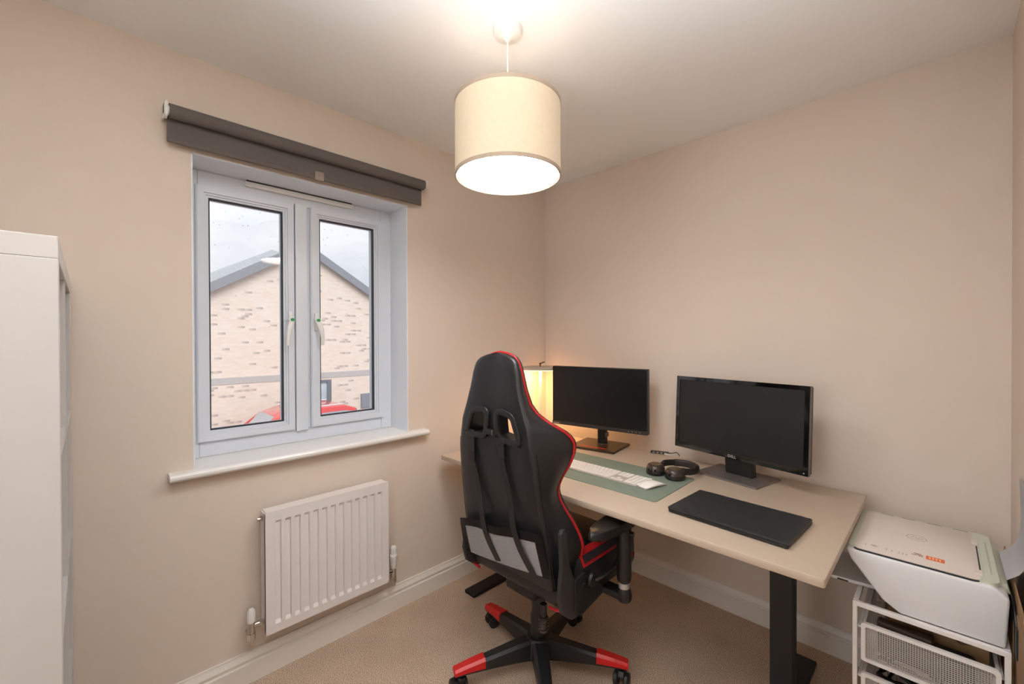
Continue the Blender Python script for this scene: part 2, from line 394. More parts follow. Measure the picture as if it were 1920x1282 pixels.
# house behind with a hipped roof
h2 = thing('neighbouring_house', 'pale grey hipped roof of a farther house left behind the gable', 'house', (-26, 0, G))
k2 = (26+1.8546)/12.8546
def s2(y, z): return (-2.161+(y+2.161)*k2, 1.294+(z-1.294)*k2-G)
a = s2(-1.5, 2.10); b_ = s2(1.7, 3.66); c_ = (b_[0]+5, b_[1]-.2)
bm = bmesh.new()
prism(bm, [(a[0], 0), (c_[0], 0), (c_[0], c_[1]-3), (a[0], a[1])], -5, 0, 'x'); obj('wall', bm, brickm, h2)
bm = bmesh.new()
lo = [(-5.3, a[0]-.3, a[1]-.1), (.3, a[0]-.3, a[1]-.1), (.3, c_[0], a[1]-.1), (-5.3, c_[0], a[1]-.1)]
tp = [(-2.8, b_[0], b_[1]+.6), (-2.2, b_[0], b_[1]+.6), (-2.2, c_[0]-1, c_[1]+.3), (-2.8, c_[0]-1, c_[1]+.3)]
vl = [bm.verts.new(p) for p in lo]; vt = [bm.verts.new(p) for p in tp]
bm.faces.new(vl); bm.faces.new(vt)
for i in range(4): bm.faces.new((vl[i], vl[(i+1) % 4], vt[(i+1) % 4], vt[i]))
obj('roof', bm, M('pale_roof_tile', (176, 182, 186), .8, var=.08, vscale=6), h2)
# street
g = obj('ground', B(-60, -.32, -30, 45, G-.2, G), M('grey_tarmac', (150, 148, 146), .95, var=.1, vscale=4)); g['kind'] = 'structure'
# red car parked by the gable
car = thing('parked_car', 'red car parked below the brick gable with pale windows', 'car', (-13.1, 2.75, G))
redp = M('red_car_paint', (226, 84, 84), .18, coat=.7, var=.03)
side = [(-2.0, .35), (2.0, .35), (2.05, .75), (1.95, 1.0), (1.80, 1.12), (1.62, 1.62), (1.2, 1.76), (-.35, 1.76), (-.95, 1.58), (-1.35, 1.12), (-1.95, .95), (-2.08, .70)]
bm = bmesh.new(); prism(bm, side, -.88, .88, 'x', .09); cb = obj('body', bm, redp, car, True, angle=35)
cg = M('car_glass', (172, 180, 188), .08, var=.05, coat=.5)
for s in (-1, 1):
    obj('side_window', PR([(-1.15, 1.16), (.38, 1.16), (.38, 1.58), (-.42, 1.58), (-.75, 1.5)], s*.875-.012, s*.875+.012, 'x'), cg, car)
    obj('side_window', PR([(.46, 1.16), (1.66, 1.16), (1.52, 1.52), (1.2, 1.58), (.46, 1.58)], s*.875-.012, s*.875+.012, 'x'), cg, car)
    obj('roof_rail', B(s*.70-.02, s*.70+.02, -.4, 1.2, 1.76, 1.80, .01), M('silver_trim', (225, 225, 228), .3), car)
obj('windscreen', PR([(-1.30, 1.16), (-.90, 1.60), (-.92, 1.62), (-1.33, 1.19)], -.72, .72, 'x'), cg, car)
for yy in (-1.3, 1.3):
    for s in (-1, 1):
        wl = obj('wheel', LA([(.0, -.1), (.30, -.1), (.33, -.07), (.33, .07), (.30, .1), (0.001, .1)], (s*.80, yy, .33), 24, 'x'), M('tyre_rubber', (35, 35, 36), .9), car, True)
        obj('hubcap', LA([(.001, -.01), (.2, -.01), (.18, .01), (.001, .02)], (s*.905, yy, .33), 16, 'x'), chrome, wl)

# ================================================================ ROLLER BLIND
bl = thing('roller_blind', 'dark grey roller blind rolled up above the window', 'blind', (0, -1.472, 1.955))
fab = M('dark_grey_blind_fabric', (104, 97, 93), .85, var=.03, vscale=200, bump=.15, bscale=900)
obj('roller_tube', CY((.055, -.492, .098), (.055, .492, .098), .023, n=28), fab, bl, True)
bm = bmesh.new()
pf = [(.0325, .098), (.0325, .005), (.0345, .005), (.0345, .098)]
prism(bm, pf, -.496, .492, 'y'); fo = obj('fabric_drop', bm, fab, bl)
obj('hem_bar', B(.0295, .0375, -.495, .491, .002, .020, .002), fab, bl)
obj('pull_tab', B(.0375, .040, -.020, .016, -.002, .034, .001), M('clear_plastic_tab', (150, 134, 122), .2), bl)
for s in (-1, 1):
    br = obj('bracket', B(.0, .070, s*.503-.003, s*.503+.003, .078, .122, .002), whitep, bl)
    obj('end_pin', CY((.055, s*.492, .098), (.055, s*.506, .098), .016, n=16), whitep, br, True)
bm = bmesh.new(); frame_ring(bm, rrect(.040, .074, .072, .126, .008), rrect(.047, .067, .079, .119, .005), -.503, -.497, 'y'); obj('bracket_cover', bm, whitep, bl)

# ================================================================ RADIATOR
rad = thing('panel_radiator', 'white fluted panel radiator under the window sill', 'radiator', (0, -1.445, .19))
rw, rh = .25, .457
radm = M('white_radiator_enamel', (236, 230, 228), .32, var=.01)
# fluted face, one continuous pressed sheet
ys = [-rw]; nf = 13; pitch = (2*rw-.05)/nf
prof = [(-rw, 0.)]
for i in range(nf):
    c = -rw+.025+pitch*(i+.5)
    prof += [(c-.0115, 0), (c-.0085, -.0085), (c+.0085, -.0085), (c+.0115, 0)]
prof.append((rw, 0.))
bm = bmesh.new(); zs = [(0., 0), (.030, 0), (.042, 1), (rh-.046, 1), (rh-.036, 0), (rh, 0)]
rows = [[bm.verts.new((.084+d*k, y, z)) for y, d in prof] for z, k in zs]
for a, b in zip(rows, rows[1:]):
    for i in range(len(prof)-1): bm.faces.new((a[i], a[i+1], b[i+1], b[i]))
frame_ring(bm, rrect(-rw-.0015, rw+.0015, -.0015, rh+.0015, .004, 3), rrect(-rw+.001, rw-.001, .001, rh-.001, .004, 3), .072, .0838, 'x')
fp = obj('front_panel', bm, radm, rad)
bm = bmesh.new(); box(bm, .068, .0725, -rw+.002, rw-.002, .002, rh-.002, .001); box(bm, .0235, .034, -rw+.003, rw-.003, .004, rh-.004, .004); obj('back_panel', bm, radm, rad)
bm = bmesh.new()
for i in range(24):
    y = -rw+.02+i*(2*rw-.04)/23; box(bm, .034, .070, y-.002, y+.002, .03, rh-.03)
obj('convector_fins', bm, radm, rad)
for s in (-1, 1):
    obj('side_cover', B(.022, .083, s*(rw-.001)-.0025, s*(rw-.001)+.0025, .008, rh-.004, .001), radm, rad)
    obj('wall_bracket', B(.0, .03, s*.15-.015, s*.15+.015, .05, rh-.05), radm, rad)
obj('top_grille', B(.024, .082, -rw+.004, rw-.004, rh-.006, rh, .001), radm, rad)
# air vent plug
bm = bmesh.new(); cyl(bm, (.052, -rw, rh-.025), (.052, -rw-.012, rh-.025), .010, n=6); cyl(bm, (.052, -rw-.012, rh-.025), (.052, -rw-.02, rh-.025), .006, n=10); obj('air_vent', bm, chrome, rad)
# lockshield valve (left) and thermostatic valve (right)
def valve(s, zc):
    y = s*(rw+.042)
    bm = bmesh.new(); cyl(bm, (.052, s*rw, zc), (.052, s*(rw+.016), zc), .011, n=6); cyl(bm, (.052, s*(rw+.016), zc), (.052, y, zc), .009)
    cyl(bm, (.052, y, zc-.025), (.052, y, zc+.016), .012); cyl(bm, (.052, y, zc-.048), (.052, y, zc-.025), .0145, n=6)
    cyl(bm, (.052, y, zc-.040), (.02, y, zc-.040), .010); cyl(bm, (.052, y, zc-.066), (.052, y, zc-.046), .009)
    v = obj('valve_body', bm, chrome, rad, True); return v, y
v, y = valve(-1, .042)
obj('cap', LA([(.0135, .016), (.0145, .03), (.0135, .056), (.008, .064), (.001, .065)], (.052, y, .042), 20), whitep, v, True)
v, y = valve(1, .022)
hd = obj('thermostat_head', LA([(.013, .014), (.015, .03), (.0165, .034), (.0165, .058), (.0185, .062), (.0185, .076), (.015, .080), (.0145, .108), (.011, .115), (.001, .117)], (.052, y, .022), 24), whitep, v, True)
for i in range(12):
    a = 2*PI*i/12; obj('grip_rib', B(-.0012, .0012, -.001, .001, 0, .026), M('shadow_grey_plastic', (190, 182, 176), .5), hd, loc=(.052+.0148*math.cos(a), y+.0148*math.sin(a), .104))
bm = bmesh.new()
for yy in (-rw-.042, rw+.042):
    cyl(bm, (.052, yy, -.19), (.052, yy, -.02), .0075)
# pipes drop behind skirting
obj('pipe', CY((.02, -rw-.042, .002), (.0, -rw-.042, .002), .0075), chrome, rad); obj('pipe', CY((.02, rw+.042, -.018), (.0, rw+.042, -.018), .0075), chrome, rad); bm.free()

# ================================================================ PENDANT LAMP
PX, PY = .877, -1.203
pl = thing('pendant_lamp', 'lit cream drum pendant lamp hanging from the ceiling', 'lamp', (PX, PY, 1.81))
obj('ceiling_rose', LA([(.046, .477), (.046, .458), (.043, .452), (.030, .447), (.012, .440), (.006, .432), (.001, .432)], n=36), whitep, pl, True)
obj('cord', CY((0, 0, .13), (0, 0, .44), .0028, n=10), whitep, pl, True)
shm = M('lit_shade_fabric', (200, 182, 156), .9, var=.03, vscale=60, bump=.1, bscale=800, emit=((1.0, .81, .58), SHADE))
R0 = .168
bm = bmesh.new(); lathe(bm, [(R0, .0), (R0, .23), (R0-.0015, .23), (R0-.0015, .0)], n=64, closed=True); sh = obj('shade', bm, shm, pl, True)
rimm = M('shade_trim', (176, 156, 136), .8)
for z0, z1 in ((.0, .011), (.221, .232)):
    bm = bmesh.new(); lathe(bm, [(R0+.0008, z0), (R0+.0008, z1), (R0-.003, z1), (R0-.003, z0)], n=64, closed=True); obj('rim_band', bm, rimm, sh, True)
bm = bmesh.new(); lathe(bm, [(R0-.006, .003), (R0-.004, .003), (R0-.004, .006), (R0-.006, .006)], n=64, closed=True)
obj('wire_ring', bm, M('wire_grey', (196, 178, 158), .5), sh, True)
bm = bmesh.new(); lathe(bm, [(.02, .2), (.02, .196), (.016, .196), (.016, .2)], n=24, closed=True)
for i in range(3): a = 2*PI*i/3; cyl(bm, (.018*math.cos(a), .018*math.sin(a), .198), ((R0-.002)*math.cos(a), (R0-.002)*math.sin(a), .226), .0018, n=6)
obj('shade_carrier', bm, whitep, sh)
obj('lamp_holder', LA([(.018, .20), (.018, .15), (.012, .205), (.006, .215)], n=20), whitep, pl, True)
dm = M('lit_diffuser', (250, 244, 232), .6, var=.01, emit=((1.0, .98, .97), DIFF))
obj('diffuser', LA([(R0-.0035, .016), (R0-.0035, .019)], n=64), dm, pl, True)
obj('added_light_block', LA([(.159, .026), (.161, .027), (.161, .030), (.02, .034)], n=48), whitem, pl, True)  # hidden plate added to keep the diffuser glow off the ceiling
obj('bulb', LA([(.013, .15), (.016, .14), (.030, .11), (.034, .09), (.030, .07), (.015, .058), (.001, .056)], n=24), M('lit_bulb', (255, 244, 225), .3, emit=((1, .84, .62), 2.)), pl, True)
li = bpy.data.lights.new('pendant_bulb_light', 'POINT'); li.energy = BULB; li.color = WARM; li.shadow_soft_size = .05
lo_ = bpy.data.objects.new('pendant_bulb_light', li); COL.objects.link(lo_); lo_.parent = pl; lo_.location = (0, 0, .145)
li = bpy.data.lights.new('added_fill_area', 'AREA'); li.energy = FILL_AREA; li.color = (1.0, .98, .97); li.shape = 'RECTANGLE'; li.size = LW[1]-LW[0]; li.size_y = LW[3]-LW[2]  # added fill lamp, stands in for daylight from behind the camera
lo_ = bpy.data.objects.new('added_fill_area', li); COL.objects.link(lo_); lo_.location = ((LW[0]+LW[1])/2, YF-1.25, (LW[2]+LW[3])/2); lo_.rotation_euler = (PI/2, 0, 0)

# ================================================================ BOOKCASE
bk = thing('cube_bookcase', 'tall white cube bookcase with open shelves beside the window wall', 'bookcase', (0.022, -2.195, 0))
W, D, HB, t = .77, .385, 1.472, .038
bkm = M('white_foil_board', (204, 200, 197), .4, var=.01, vscale=5)
for nm, a in (('side_panel', (0, t, -D, 0, 0, HB-t)), ('side_panel', (W-t, W, -D, 0, 0, HB-t)), ('top_panel', (0, W, -D, 0, HB-t, HB)), ('bottom_panel', (t, W-t, -D, 0, 0, t))):
    obj(nm, B(*a, bev=.0015), bkm, bk)
obj('divider', B(W/2-.008, W/2+.008, -D, -.002, t, HB-t), bkm, bk)
for i in range(1, 4):
    z = t+i*(HB-2*t)/4; obj('shelf', B(t, W-t, -D, -.002, z-.008, z+.008), bkm, bk)

# ================================================================ DESK
DZT = .705; DA = math.radians(-.25)
dk = thing('standing_desk', 'beige topped desk with black metal legs along the back wall', 'desk', (.061, -.888, 0), DA)
DL, DD = 1.597, .805
topm = M('beige_desk_laminate', (196, 177, 156), .42, var=.015, vscale=12, bump=.02, bscale=500)
bm = bmesh.new(); prism(bm, rrect(0, DL, 0, DD, .006, 3), DZT-.022, DZT, 'z', .0018); obj('tabletop', bm, topm, dk, True, angle=30)
for cx in (.118, 1.412):
    lg = obj('leg', B(cx-.034, cx+.034, .395, .455, .018, .53, .003), blackm, dk)
    obj('inner_column', B(cx-.028, cx+.028, .401, .449, .5, DZT-.05, .002), blackm, lg)
    obj('seam', B(cx+.0335, cx+.0348, .425, .430, .05, .5), gasket, lg)
    obj('foot', B(cx-.038, cx+.038, .085, .765, .0, .018, .005), blackm, dk)
    obj('bracket', B(cx-.035, cx+.035, .10, .72, DZT-.055, DZT-.022, .003), blackm, dk)
obj('crossbar', B(.15, 1.38, .385, .465, DZT-.062, DZT-.024, .003), blackm, dk)

# ---- desk mat
mt = obj('desk_mat', PR(rrect(.335, 1.135, -.722, -.365, .018, 6), DZT+.0005, DZT+.0025, 'z'), M('sage_green_mat', (124, 136, 122), .75, var=.03, vscale=40, bump=.06, bscale=900))
tag(mt, 'sage green desk mat under the white keyboard', 'desk mat')
ZM = DZT+.0027

# ---- keyboard
kb = thing('keyboard', 'slim white wireless keyboard with number pad on the green mat', 'keyboard', (.797, -.566, ZM), math.radians(-.6))
obj('base', PR(rrect(-.2095, .2095, -.060, .060, .007, 4), 0, .0052, 'z', .001), M('silver_aluminium', (206, 196, 188), .4, .35, var=.03), kb)
keym = M('white_keycap', (240, 234, 228), .45, var=.01)
kmesh = {}
def key(x0, wd, y0, dp):
    k = (round(wd, 4), round(dp, 4))
    if k not in kmesh:
        b = B(-wd/2, wd/2, -dp/2, dp/2, 0, .0022, .0006, seg=1); me = bpy.data.meshes.new('key'); b.to_mesh(me); b.free(); me.materials.append(keym); kmesh[k] = me
    o = bpy.data.objects.new('key', kmesh[k]); COL.objects.link(o); o.parent = kb; o.location = (x0+wd/2, y0, .0052)
u = .0190; gp = .0028; X0 = -.2065; yr = [.0505, .0335, .0145, -.0045, -.0235, -.0430]
def row(x, ws, y, dp):
    for wu in ws: key(x+gp/2, wu*u-gp, y, dp); x += wu*u
row(X0, [1.07]*14, yr[0], .0125); row(X0, [1]*13+[2], yr[1], .0162); row(X0, [1.5]+[1]*12+[1.5], yr[2], .0162)
row(X0, [1.75]+[1]*11+[2.25], yr[3], .0162); row(X0, [2.25]+[1]*10+[2.75], yr[4], .0162); row(X0, [1.4, 1.2, 1.3, 5.8, 1.3, 1.2, 1.4, 1.4], yr[5], .0162)
xn = X0+15*u+.006
row(xn, [1]*3, yr[0], .0125); row(xn, [1]*3, yr[1], .0162); row(xn, [1]*3, yr[2], .0162); row(xn+u, [1], yr[4], .0162); row(xn, [1]*3, yr[5], .0162)
xp = xn+3*u+.006
row(xp, [.97]*4, yr[0], .0125)
for y in yr[1:4]: row(xp, [.97]*4, y, .0162)
row(xp, [.97]*3, yr[4], .0162); row(xp, [1.94, .97], yr[5], .0162); key(xp+2.91*u+gp/2, .97*u-gp, (yr[4]+yr[5])/2, .0356)

# ---- mouse
ms = thing('computer_mouse', 'white low arched mouse beside the keyboard', 'mouse', (1.046, -.572, ZM), math.radians(-16))
bm = bmesh.new(); nu, nv = 14, 24; grid = []
for i in range(nu+1):
    f = i/nu; r = math.sin(f*PI/2)
    ring = []
    for j in range(nv):
        a = 2*PI*j/nv; ca, sa = math.cos(a), math.sin(a); e = .55
        x = .0285*r*abs(ca)**e*(1 if ca > 0 else -1); y = .0567*r*abs(sa)**e*(1 if sa > 0 else -1)
        edge = .0045+.0055*math.cos(y/.0567*PI/2); z = edge+.0125*(math.cos(y/.0567*PI/2)**.8)*(math.cos(f*PI/2)**.6)*.85
        ring.append(bm.verts.new((x, y, z)))
    grid.append(ring)
for a, b in zip(grid[1:], grid[2:]):
    for j in range(nv): bm.faces.new((a[j], a[(j+1) % nv], b[(j+1) % nv], b[j]))
bmesh.ops.contextual_create(bm, geom=grid[1]); [bm.verts.remove(v) for v in grid[0]]
obj('top_shell', bm, M('glossy_white_acrylic', (240, 236, 230), .12, var=.01, coat=.5), ms, True, angle=60)
bm = bmesh.new()
for a, b in ((-.0567, .0567),):
    pts = [(y, .0040+.0052*math.cos(y/.0567*PI/2)) for y in np.linspace(a, b, 13)]
    prism(bm, pts+[(y, .0006+(.003*math.cos(y/.0567*PI/2)))for y in np.linspace(b, a, 13)], -.024, .024, 'x')
obj('base', bm, M('silver_aluminium', (200, 196, 192), .4, .6), ms)
for s in (-1, 1): obj('glide_rail', B(s*.017-.002, s*.017+.002, -.045, .045, 0, .003, .0008), blackp, ms)

# ---- headphones
hp = thing('headphones', 'black and bronze over-ear headphones lying folded on the mat', 'headphones', (1.035, -.405, ZM))
hpm = M('dark_bronze_plastic', (66, 56, 50), .28, .35, var=.06); pad = M('black_leatherette', (24, 22, 22), .5, bump=.15, bscale=300)
def cup(x, y, rz, tilt):
    mtx = T(x, y, 0) @ RZ(rz)
    bm = bmesh.new(); lathe(bm, [(.001, .0), (.030, .0), (.038, .004), (.040, .010), (.038, .016), (.001, .017)], n=32); bmesh.ops.transform(bm, matrix=mtx @ Matrix.Diagonal((1, 1.08, 1, 1)), verts=bm.verts[:])
    c = obj('ear_cushion', bm, pad, hp, True)
    bm = bmesh.new(); lathe(bm, [(.001, .0155), (.0375, .0155), (.0395, .019), (.037, .031), (.031, .0405), (.026, .043), (.001, .0425)], n=32); bmesh.ops.transform(bm, matrix=mtx @ Matrix.Diagonal((1, 1.08, 1, 1)), verts=bm.verts[:])
    c = obj('ear_cup', bm, hpm, hp, True)
    bm = bmesh.new(); lathe(bm, [(.001, .0425), (.025, .0428), (.0245, .0442), (.001, .0444)], n=32); bmesh.ops.transform(bm, matrix=mtx @ Matrix.Diagonal((1, 1.08, 1, 1)), verts=bm.verts[:])
    obj('cup_disc', bm, M('bronze_metal', (110, 88, 66), .35, .6), c, True)
    for k in range(3):
        aa = math.radians(232+k*22); p = mtx @ Vector((.0375*math.cos(aa), .0405*math.sin(aa), .024)); q = mtx @ Vector((.0405*math.cos(aa), .0437*math.sin(aa), .024))
        obj('button', CY(p, q, .0045, n=12), piano, c, True)
cup(-.052, -.010, .3, 0); cup(.038, -.018, -.2, 0)
bp = smooth_path([(-.035, .018, .034), (-.040, .050, .036), (-.015, .095, .034), (.035, .118, .032), (.080, .098, .030), (.096, .055, .030), (.086, .012, .032), (.066, -.006, .034)], 7)
obj('headband', SW(bp, [(a, b) for a, b in rrect(-.006, .006, -.0135, .0135, .005, 3)]), pad, hp, True)
bm = bmesh.new(); sweep(bm, [p+Vector((0, 0, 0)) for p in bp[14:32]], rrect(-.0085, .0085, -.015, .015, .006, 3)); obj('headband_cushion', bm, M('dark_brown_padding', (48, 40, 38), .55, bump=.1), hp, True)
for p in (bp[1], bp[-2]): obj('hinge', CY(p+Vector((0, 0, -.012)), p+Vector((0, 0, .013)), .008, n=16), hpm, hp, True)

# ---- monitors
scr = M('matte_black_screen', (13, 13, 15), .30, var=.25, vscale=6, spec=.5)
lm = thing('computer_monitor', 'slim bezel black monitor on a square bronze toned stand near the corner', 'monitor', (.541, -.185, DZT), math.radians(8.5))
W2, Z0, Z1 = .277, .102, .434
obj('panel_housing', B(-W2, W2, -.028, .004, Z0, Z1, .003), blackp, lm)
sc = obj('screen', B(-W2+.004, W2-.004, -.0295, -.0275, Z0+.020, Z1-.004), scr, lm)
obj('lower_bezel', B(-W2, W2, -.0315, -.027, Z0, Z0+.0185, .0012), M('dark_grey_bezel', (52, 47, 46), .45), lm)
tagm = M('pale_grey_print', (205, 196, 186), .5)
text('brand_lettering', 'Lenovo', .0135, tagm, lm, T(-W2+.006, -.0317, Z0+.0045) @ RX(PI/2), .0003)
for i in range(4): obj('menu_button', B(W2-.10+i*.02, W2-.096+i*.02, -.0325, -.031, Z0+.008, Z0+.011), tagm, lm)
obj('rear_bulge', B(-.13, .13, .004, .035, Z0+.07, Z1-.06, .012), blackp, lm)
st = obj('stand_column', B(-.023, .023, .03, .062, .012, .30, .003), blackp, lm)
obj('stand_neck', B(-.03, .03, .02, .04, .15, .26, .004), blackp, lm)
obj('cable_clip', B(.023, .031, .028, .06, .05, .075, .002), M('grey_clip', (120, 110, 100), .4), st)
obj('base', PR(rrect(-.130, .130, -.105, .120, .006, 3), 0, .012, 'z', .002), M('bronze_black_base', (74, 58, 42), .32, .4, var=.06), lm)
obj('red_stripe', B(-.085, .075, -.075, -.066, .0118, .0128), M('red_stripe', (220, 44, 26), .4), lm)
obj('base_ring', LA([(.001, .0118), (.038, .0118), (.037, .0135), (.001, .0135)], (0, .045, 0), 28), M('bronze_black_base', (74, 58, 42)), lm, True)

dm_ = thing('computer_monitor', 'glossy framed black monitor on a flat silver stand behind the laptop', 'monitor', (1.243, -.205, DZT), math.radians(-12))
W2, Z0, Z1 = .283, .077, .410
tilt = T(0, 0, Z0) @ RX(math.radians(-3)) @ T(0, 0, -Z0)
def TB(name, *a, mat=piano, par=dm_, bev=0.):
    bm = bmesh.new(); box(bm, *a, bev=bev); bmesh.ops.transform(bm, matrix=tilt, verts=bm.verts[:]); return obj(name, bm, mat, par)
TB('rear_shell', -W2+.004, W2-.004, -.018, .012, Z0+.003, Z1-.003, mat=blackp, bev=.004)
bm = bmesh.new(); io = [(-W2, Z0), (W2, Z0), (W2, Z1), (-W2, Z1)]; ii = [(-W2+.018, Z0+.024), (W2-.018, Z0+.024), (W2-.018, Z1-.017), (-W2+.018, Z1-.017)]
frame_ring(bm, io, ii, -.029, -.010, 'y'); bmesh.ops.bevel(bm, geom=bm.edges[:], offset=.0012, segments=1, affect='EDGES'); bmesh.ops.transform(bm, matrix=tilt, verts=bm.verts[:]); obj('bezel', bm, piano, dm_)
TB('screen', -W2+.017, W2-.017, -.0255, -.02, Z0+.023, Z1-.016, mat=M('dusty_black_screen', (22, 22, 23), .45, var=.4, vscale=9))
text('brand_lettering', 'DELL', .0165, M('silver_print', (190, 186, 182), .4), dm_, tilt @ T(-.004, -.0292, Z0+.005) @ RX(PI/2), .0003, align='CENTER')
obj('power_light', B(W2-.016, W2-.012, -.031, -.028, Z0+.010, Z0+.013), tagm, dm_)
bm = bmesh.new(); prism(bm, [(-.054, .11), (.060, .11), (.066, .008), (-.046, .008)], -.004, .036, 'y', .004); obj('stand_neck', bm, blackp, dm_, True)
obj('stand_mount', B(-.06, .06, .008, .03, .08, .22, .008), blackp, dm_)
obj('base', PR(rrect(-.132, .132, -.095, .100, .004, 3), 0, .008, 'z', .0015), M('satin_silver_base', (138, 131, 126), .36, .6, var=.05, vscale=80), dm_)
obj('lock_slot', B(-.09, -.083, -.078, -.075, .0078, .0086), gasket, dm_)

# ---- laptop
lp = thing('laptop', 'closed black laptop lying at the front of the desk', 'laptop', (1.387, -.655, DZT), math.radians(-3.2))
lpm = M('matte_black_lid', (38, 39, 41), .48, var=.05, vscale=15, bump=.03, bscale=900)
obj('base', PR(rrect(-.178, .178, -.122, .124, .006, 3), .0022, .0105, 'z', .002), M('black_magnesium', (28, 28, 29), .45), lp)
ld = obj('lid', PR(rrect(-.179, .179, -.124, .121, .006, 3), .0115, .0185, 'z', .0015), lpm, lp)
for x0 in (-.150, .095):
    h = obj('hinge', CY((x0, .122, .0125), (x0+.06, .122, .0125), .0055, n=14), M('worn_hinge_metal', (120, 108, 98), .35, .7), lp, True)
for x in (-.15, .15):
    for y in (-.1, .1): obj('rubber_foot', CY((x, y, 0), (x, y, .0025), .008, n=12), gasket, lp)
faint = M('faint_lid_print', (66, 58, 56), .5); faintd = M('debossed_lid_print', (20, 20, 21), .3)
text('brand_lettering', 'chromebook', .009, faint, ld, T(-.165, -.085, .0186), .0001)
obj('round_emblem', CY((-.128, -.098, .0185), (-.128, -.098, .0189), .0045, n=18), chrome, ld)
text('brand_lettering', 'Lenovo', .016, faintd, ld, T(.095, -.100, .0186), .0001)

# ---- usb strip and lead at the back edge
us = thing('usb_hub', 'small black multi-port hub with a short lead at the back desk edge', 'usb hub', (.845, -.085, DZT), math.radians(18))
obj('body', B(-.048, .040, -.010, .010, 0, .012, .002), M('dark_brown_plastic', (40, 30, 26), .4), us)
for i in range(4): obj('port', B(-.038+i*.019, -.027+i*.019, -.0108, -.0098, .0035, .0085), M('port_metal', (180, 168, 158), .4, .5), us)
obj('lead', SW(smooth_path([(.04, 0, .006), (.058, -.004, .010), (.075, .010, .012), (.088, .004, .004), (.092, -.012, .003)], 6), circ(.0022, 8)), blackp, us, True)
obj('plug', B(.020, .052, -.022, -.012, .0, .008, .002), M('pale_plug', (205, 190, 176), .4), us)

# ---- flat-topped desk lamp in the corner
LX, LY = .142, -.214
tl = thing('desk_lamp', 'lit slim desk lamp with a flat round head in the corner', 'lamp', (LX, LY, DZT))
lampw = M('grey_lamp_metal', (196, 182, 168), .4, .2)
obj('base', LA([(.055, 0), (.055, .010), (.050, .014), (.012, .018), (.007, .03)], n=36), lampw, tl, True)
obj('stem', CY((0, 0, .02), (0, 0, .41), .0085, n=16), M('cream_lamp_stem', (240, 226, 204), .4), tl, True)
hdz = .404
hdo = obj('lamp_head', LA([(.115, hdz), (.117, hdz+.004), (.117, hdz+.013), (.113, hdz+.017), (.001, hdz+.018)], n=48), lampw, tl, True)
obj('light_panel', LA([(.108, hdz-.001), (.108, hdz+.002)], n=48), M('lit_led_panel', (255, 235, 200), .5, emit=((1.0, .56, .24), 26.)), hdo, True)
kn = obj('finial', LA([(.0035, hdz+.018), (.0035, hdz+.030), (.006, hdz+.033), (.006, hdz+.038), (.001, hdz+.041)], n=16), M('dark_bronze_knob', (96, 84, 72), .4, .6), tl, True)
obj('lever', SW([(0, 0, hdz+.034), (.012, .012, hdz+.043), (.020, .020, hdz+.046)], circ(.0035, 8)), M('dark_bronze_knob', (96, 84, 72)), kn, True)

# ================================================================ GAMING CHAIR
ch = thing('gaming_chair', 'black gaming chair with red piping pushed up to the desk', 'chair', (.742, -.911, 0))
pu = M('black_faux_leather', (30, 30, 32), .40, var=.08, vscale=10, bump=.12, bscale=260, spec=.5)
redl = M('red_faux_leather', (176, 22, 26), .42, bump=.08, bscale=260); redpl = M('red_gloss_plastic', (208, 22, 24), .28)
nyl = M('black_nylon', (27, 28, 30), .45, bump=.08, bscale=500)
pip = [(1.247, 0, -.200), (1.243, .036, -.200), (1.232, .068, -.197), (1.212, .085, -.194), (1.18, .094, -.190), (1.12, .108, -.187), (1.07, .122, -.178), (1.035, .144, -.165), (1.012, .172, -.147),
       (.996, .205, -.135), (.977, .225, -.11), (.956, .236, -.092), (.931, .241, -.085), (.900, .236, -.085), (.862, .221, -.09), (.821, .196, -.095), (.787, .181, -.099), (.766, .178, -.099), (.736, .185, -.094),
       (.702, .202, -.084), (.673, .221, -.074), (.627, .240, -.059), (.594, .250, -.054), (.568, .246, -.049), (.518, .229, -.049), (.45, .21, -.06), (.41, .20, -.07)]
pz = np.array([p[0] for p in pip])[::-1]; px = np.array([p[1] for p in pip])[::-1]; py = np.array([p[2] for p in pip])[::-1]
wt = [(.41, .215), (.61, .212), (.695, .208), (.79, .203), (.88, .198), (.93, .190), (1.0, .177), (1.06, .151), (1.117, .131), (1.174, .119), (1.213, .104), (1.228, .085), (1.240, .045), (1.247, .004)]
yt = [(.41, -.160), (.5, -.180), (.61, -.200), (.695, -.212), (.79, -.226), (.88, -.236), (.93, -.240), (1.0, -.241), (1.1, -.240), (1.2, -.233), (1.235, -.226), (1.247, -.218)]
wz_, ww_ = zip(*wt); yz_, yy_ = zip(*yt)
def pipe_at(z): return float(np.interp(z, pz, px)), float(np.interp(z, pz, py))
def pw(z): return float(np.interp(z, wz_, ww_))
def yb(z): return float(np.interp(z, yz_, yy_))
zsamp = sorted(set([round(float(z), 4) for z in np.linspace(.455, 1.19, 50)] + [1.2, 1.208, 1.216, 1.223, 1.229, 1.235, 1.240, 1.2435, 1.2455, 1.2465]))
bm = bmesh.new(); rings = []
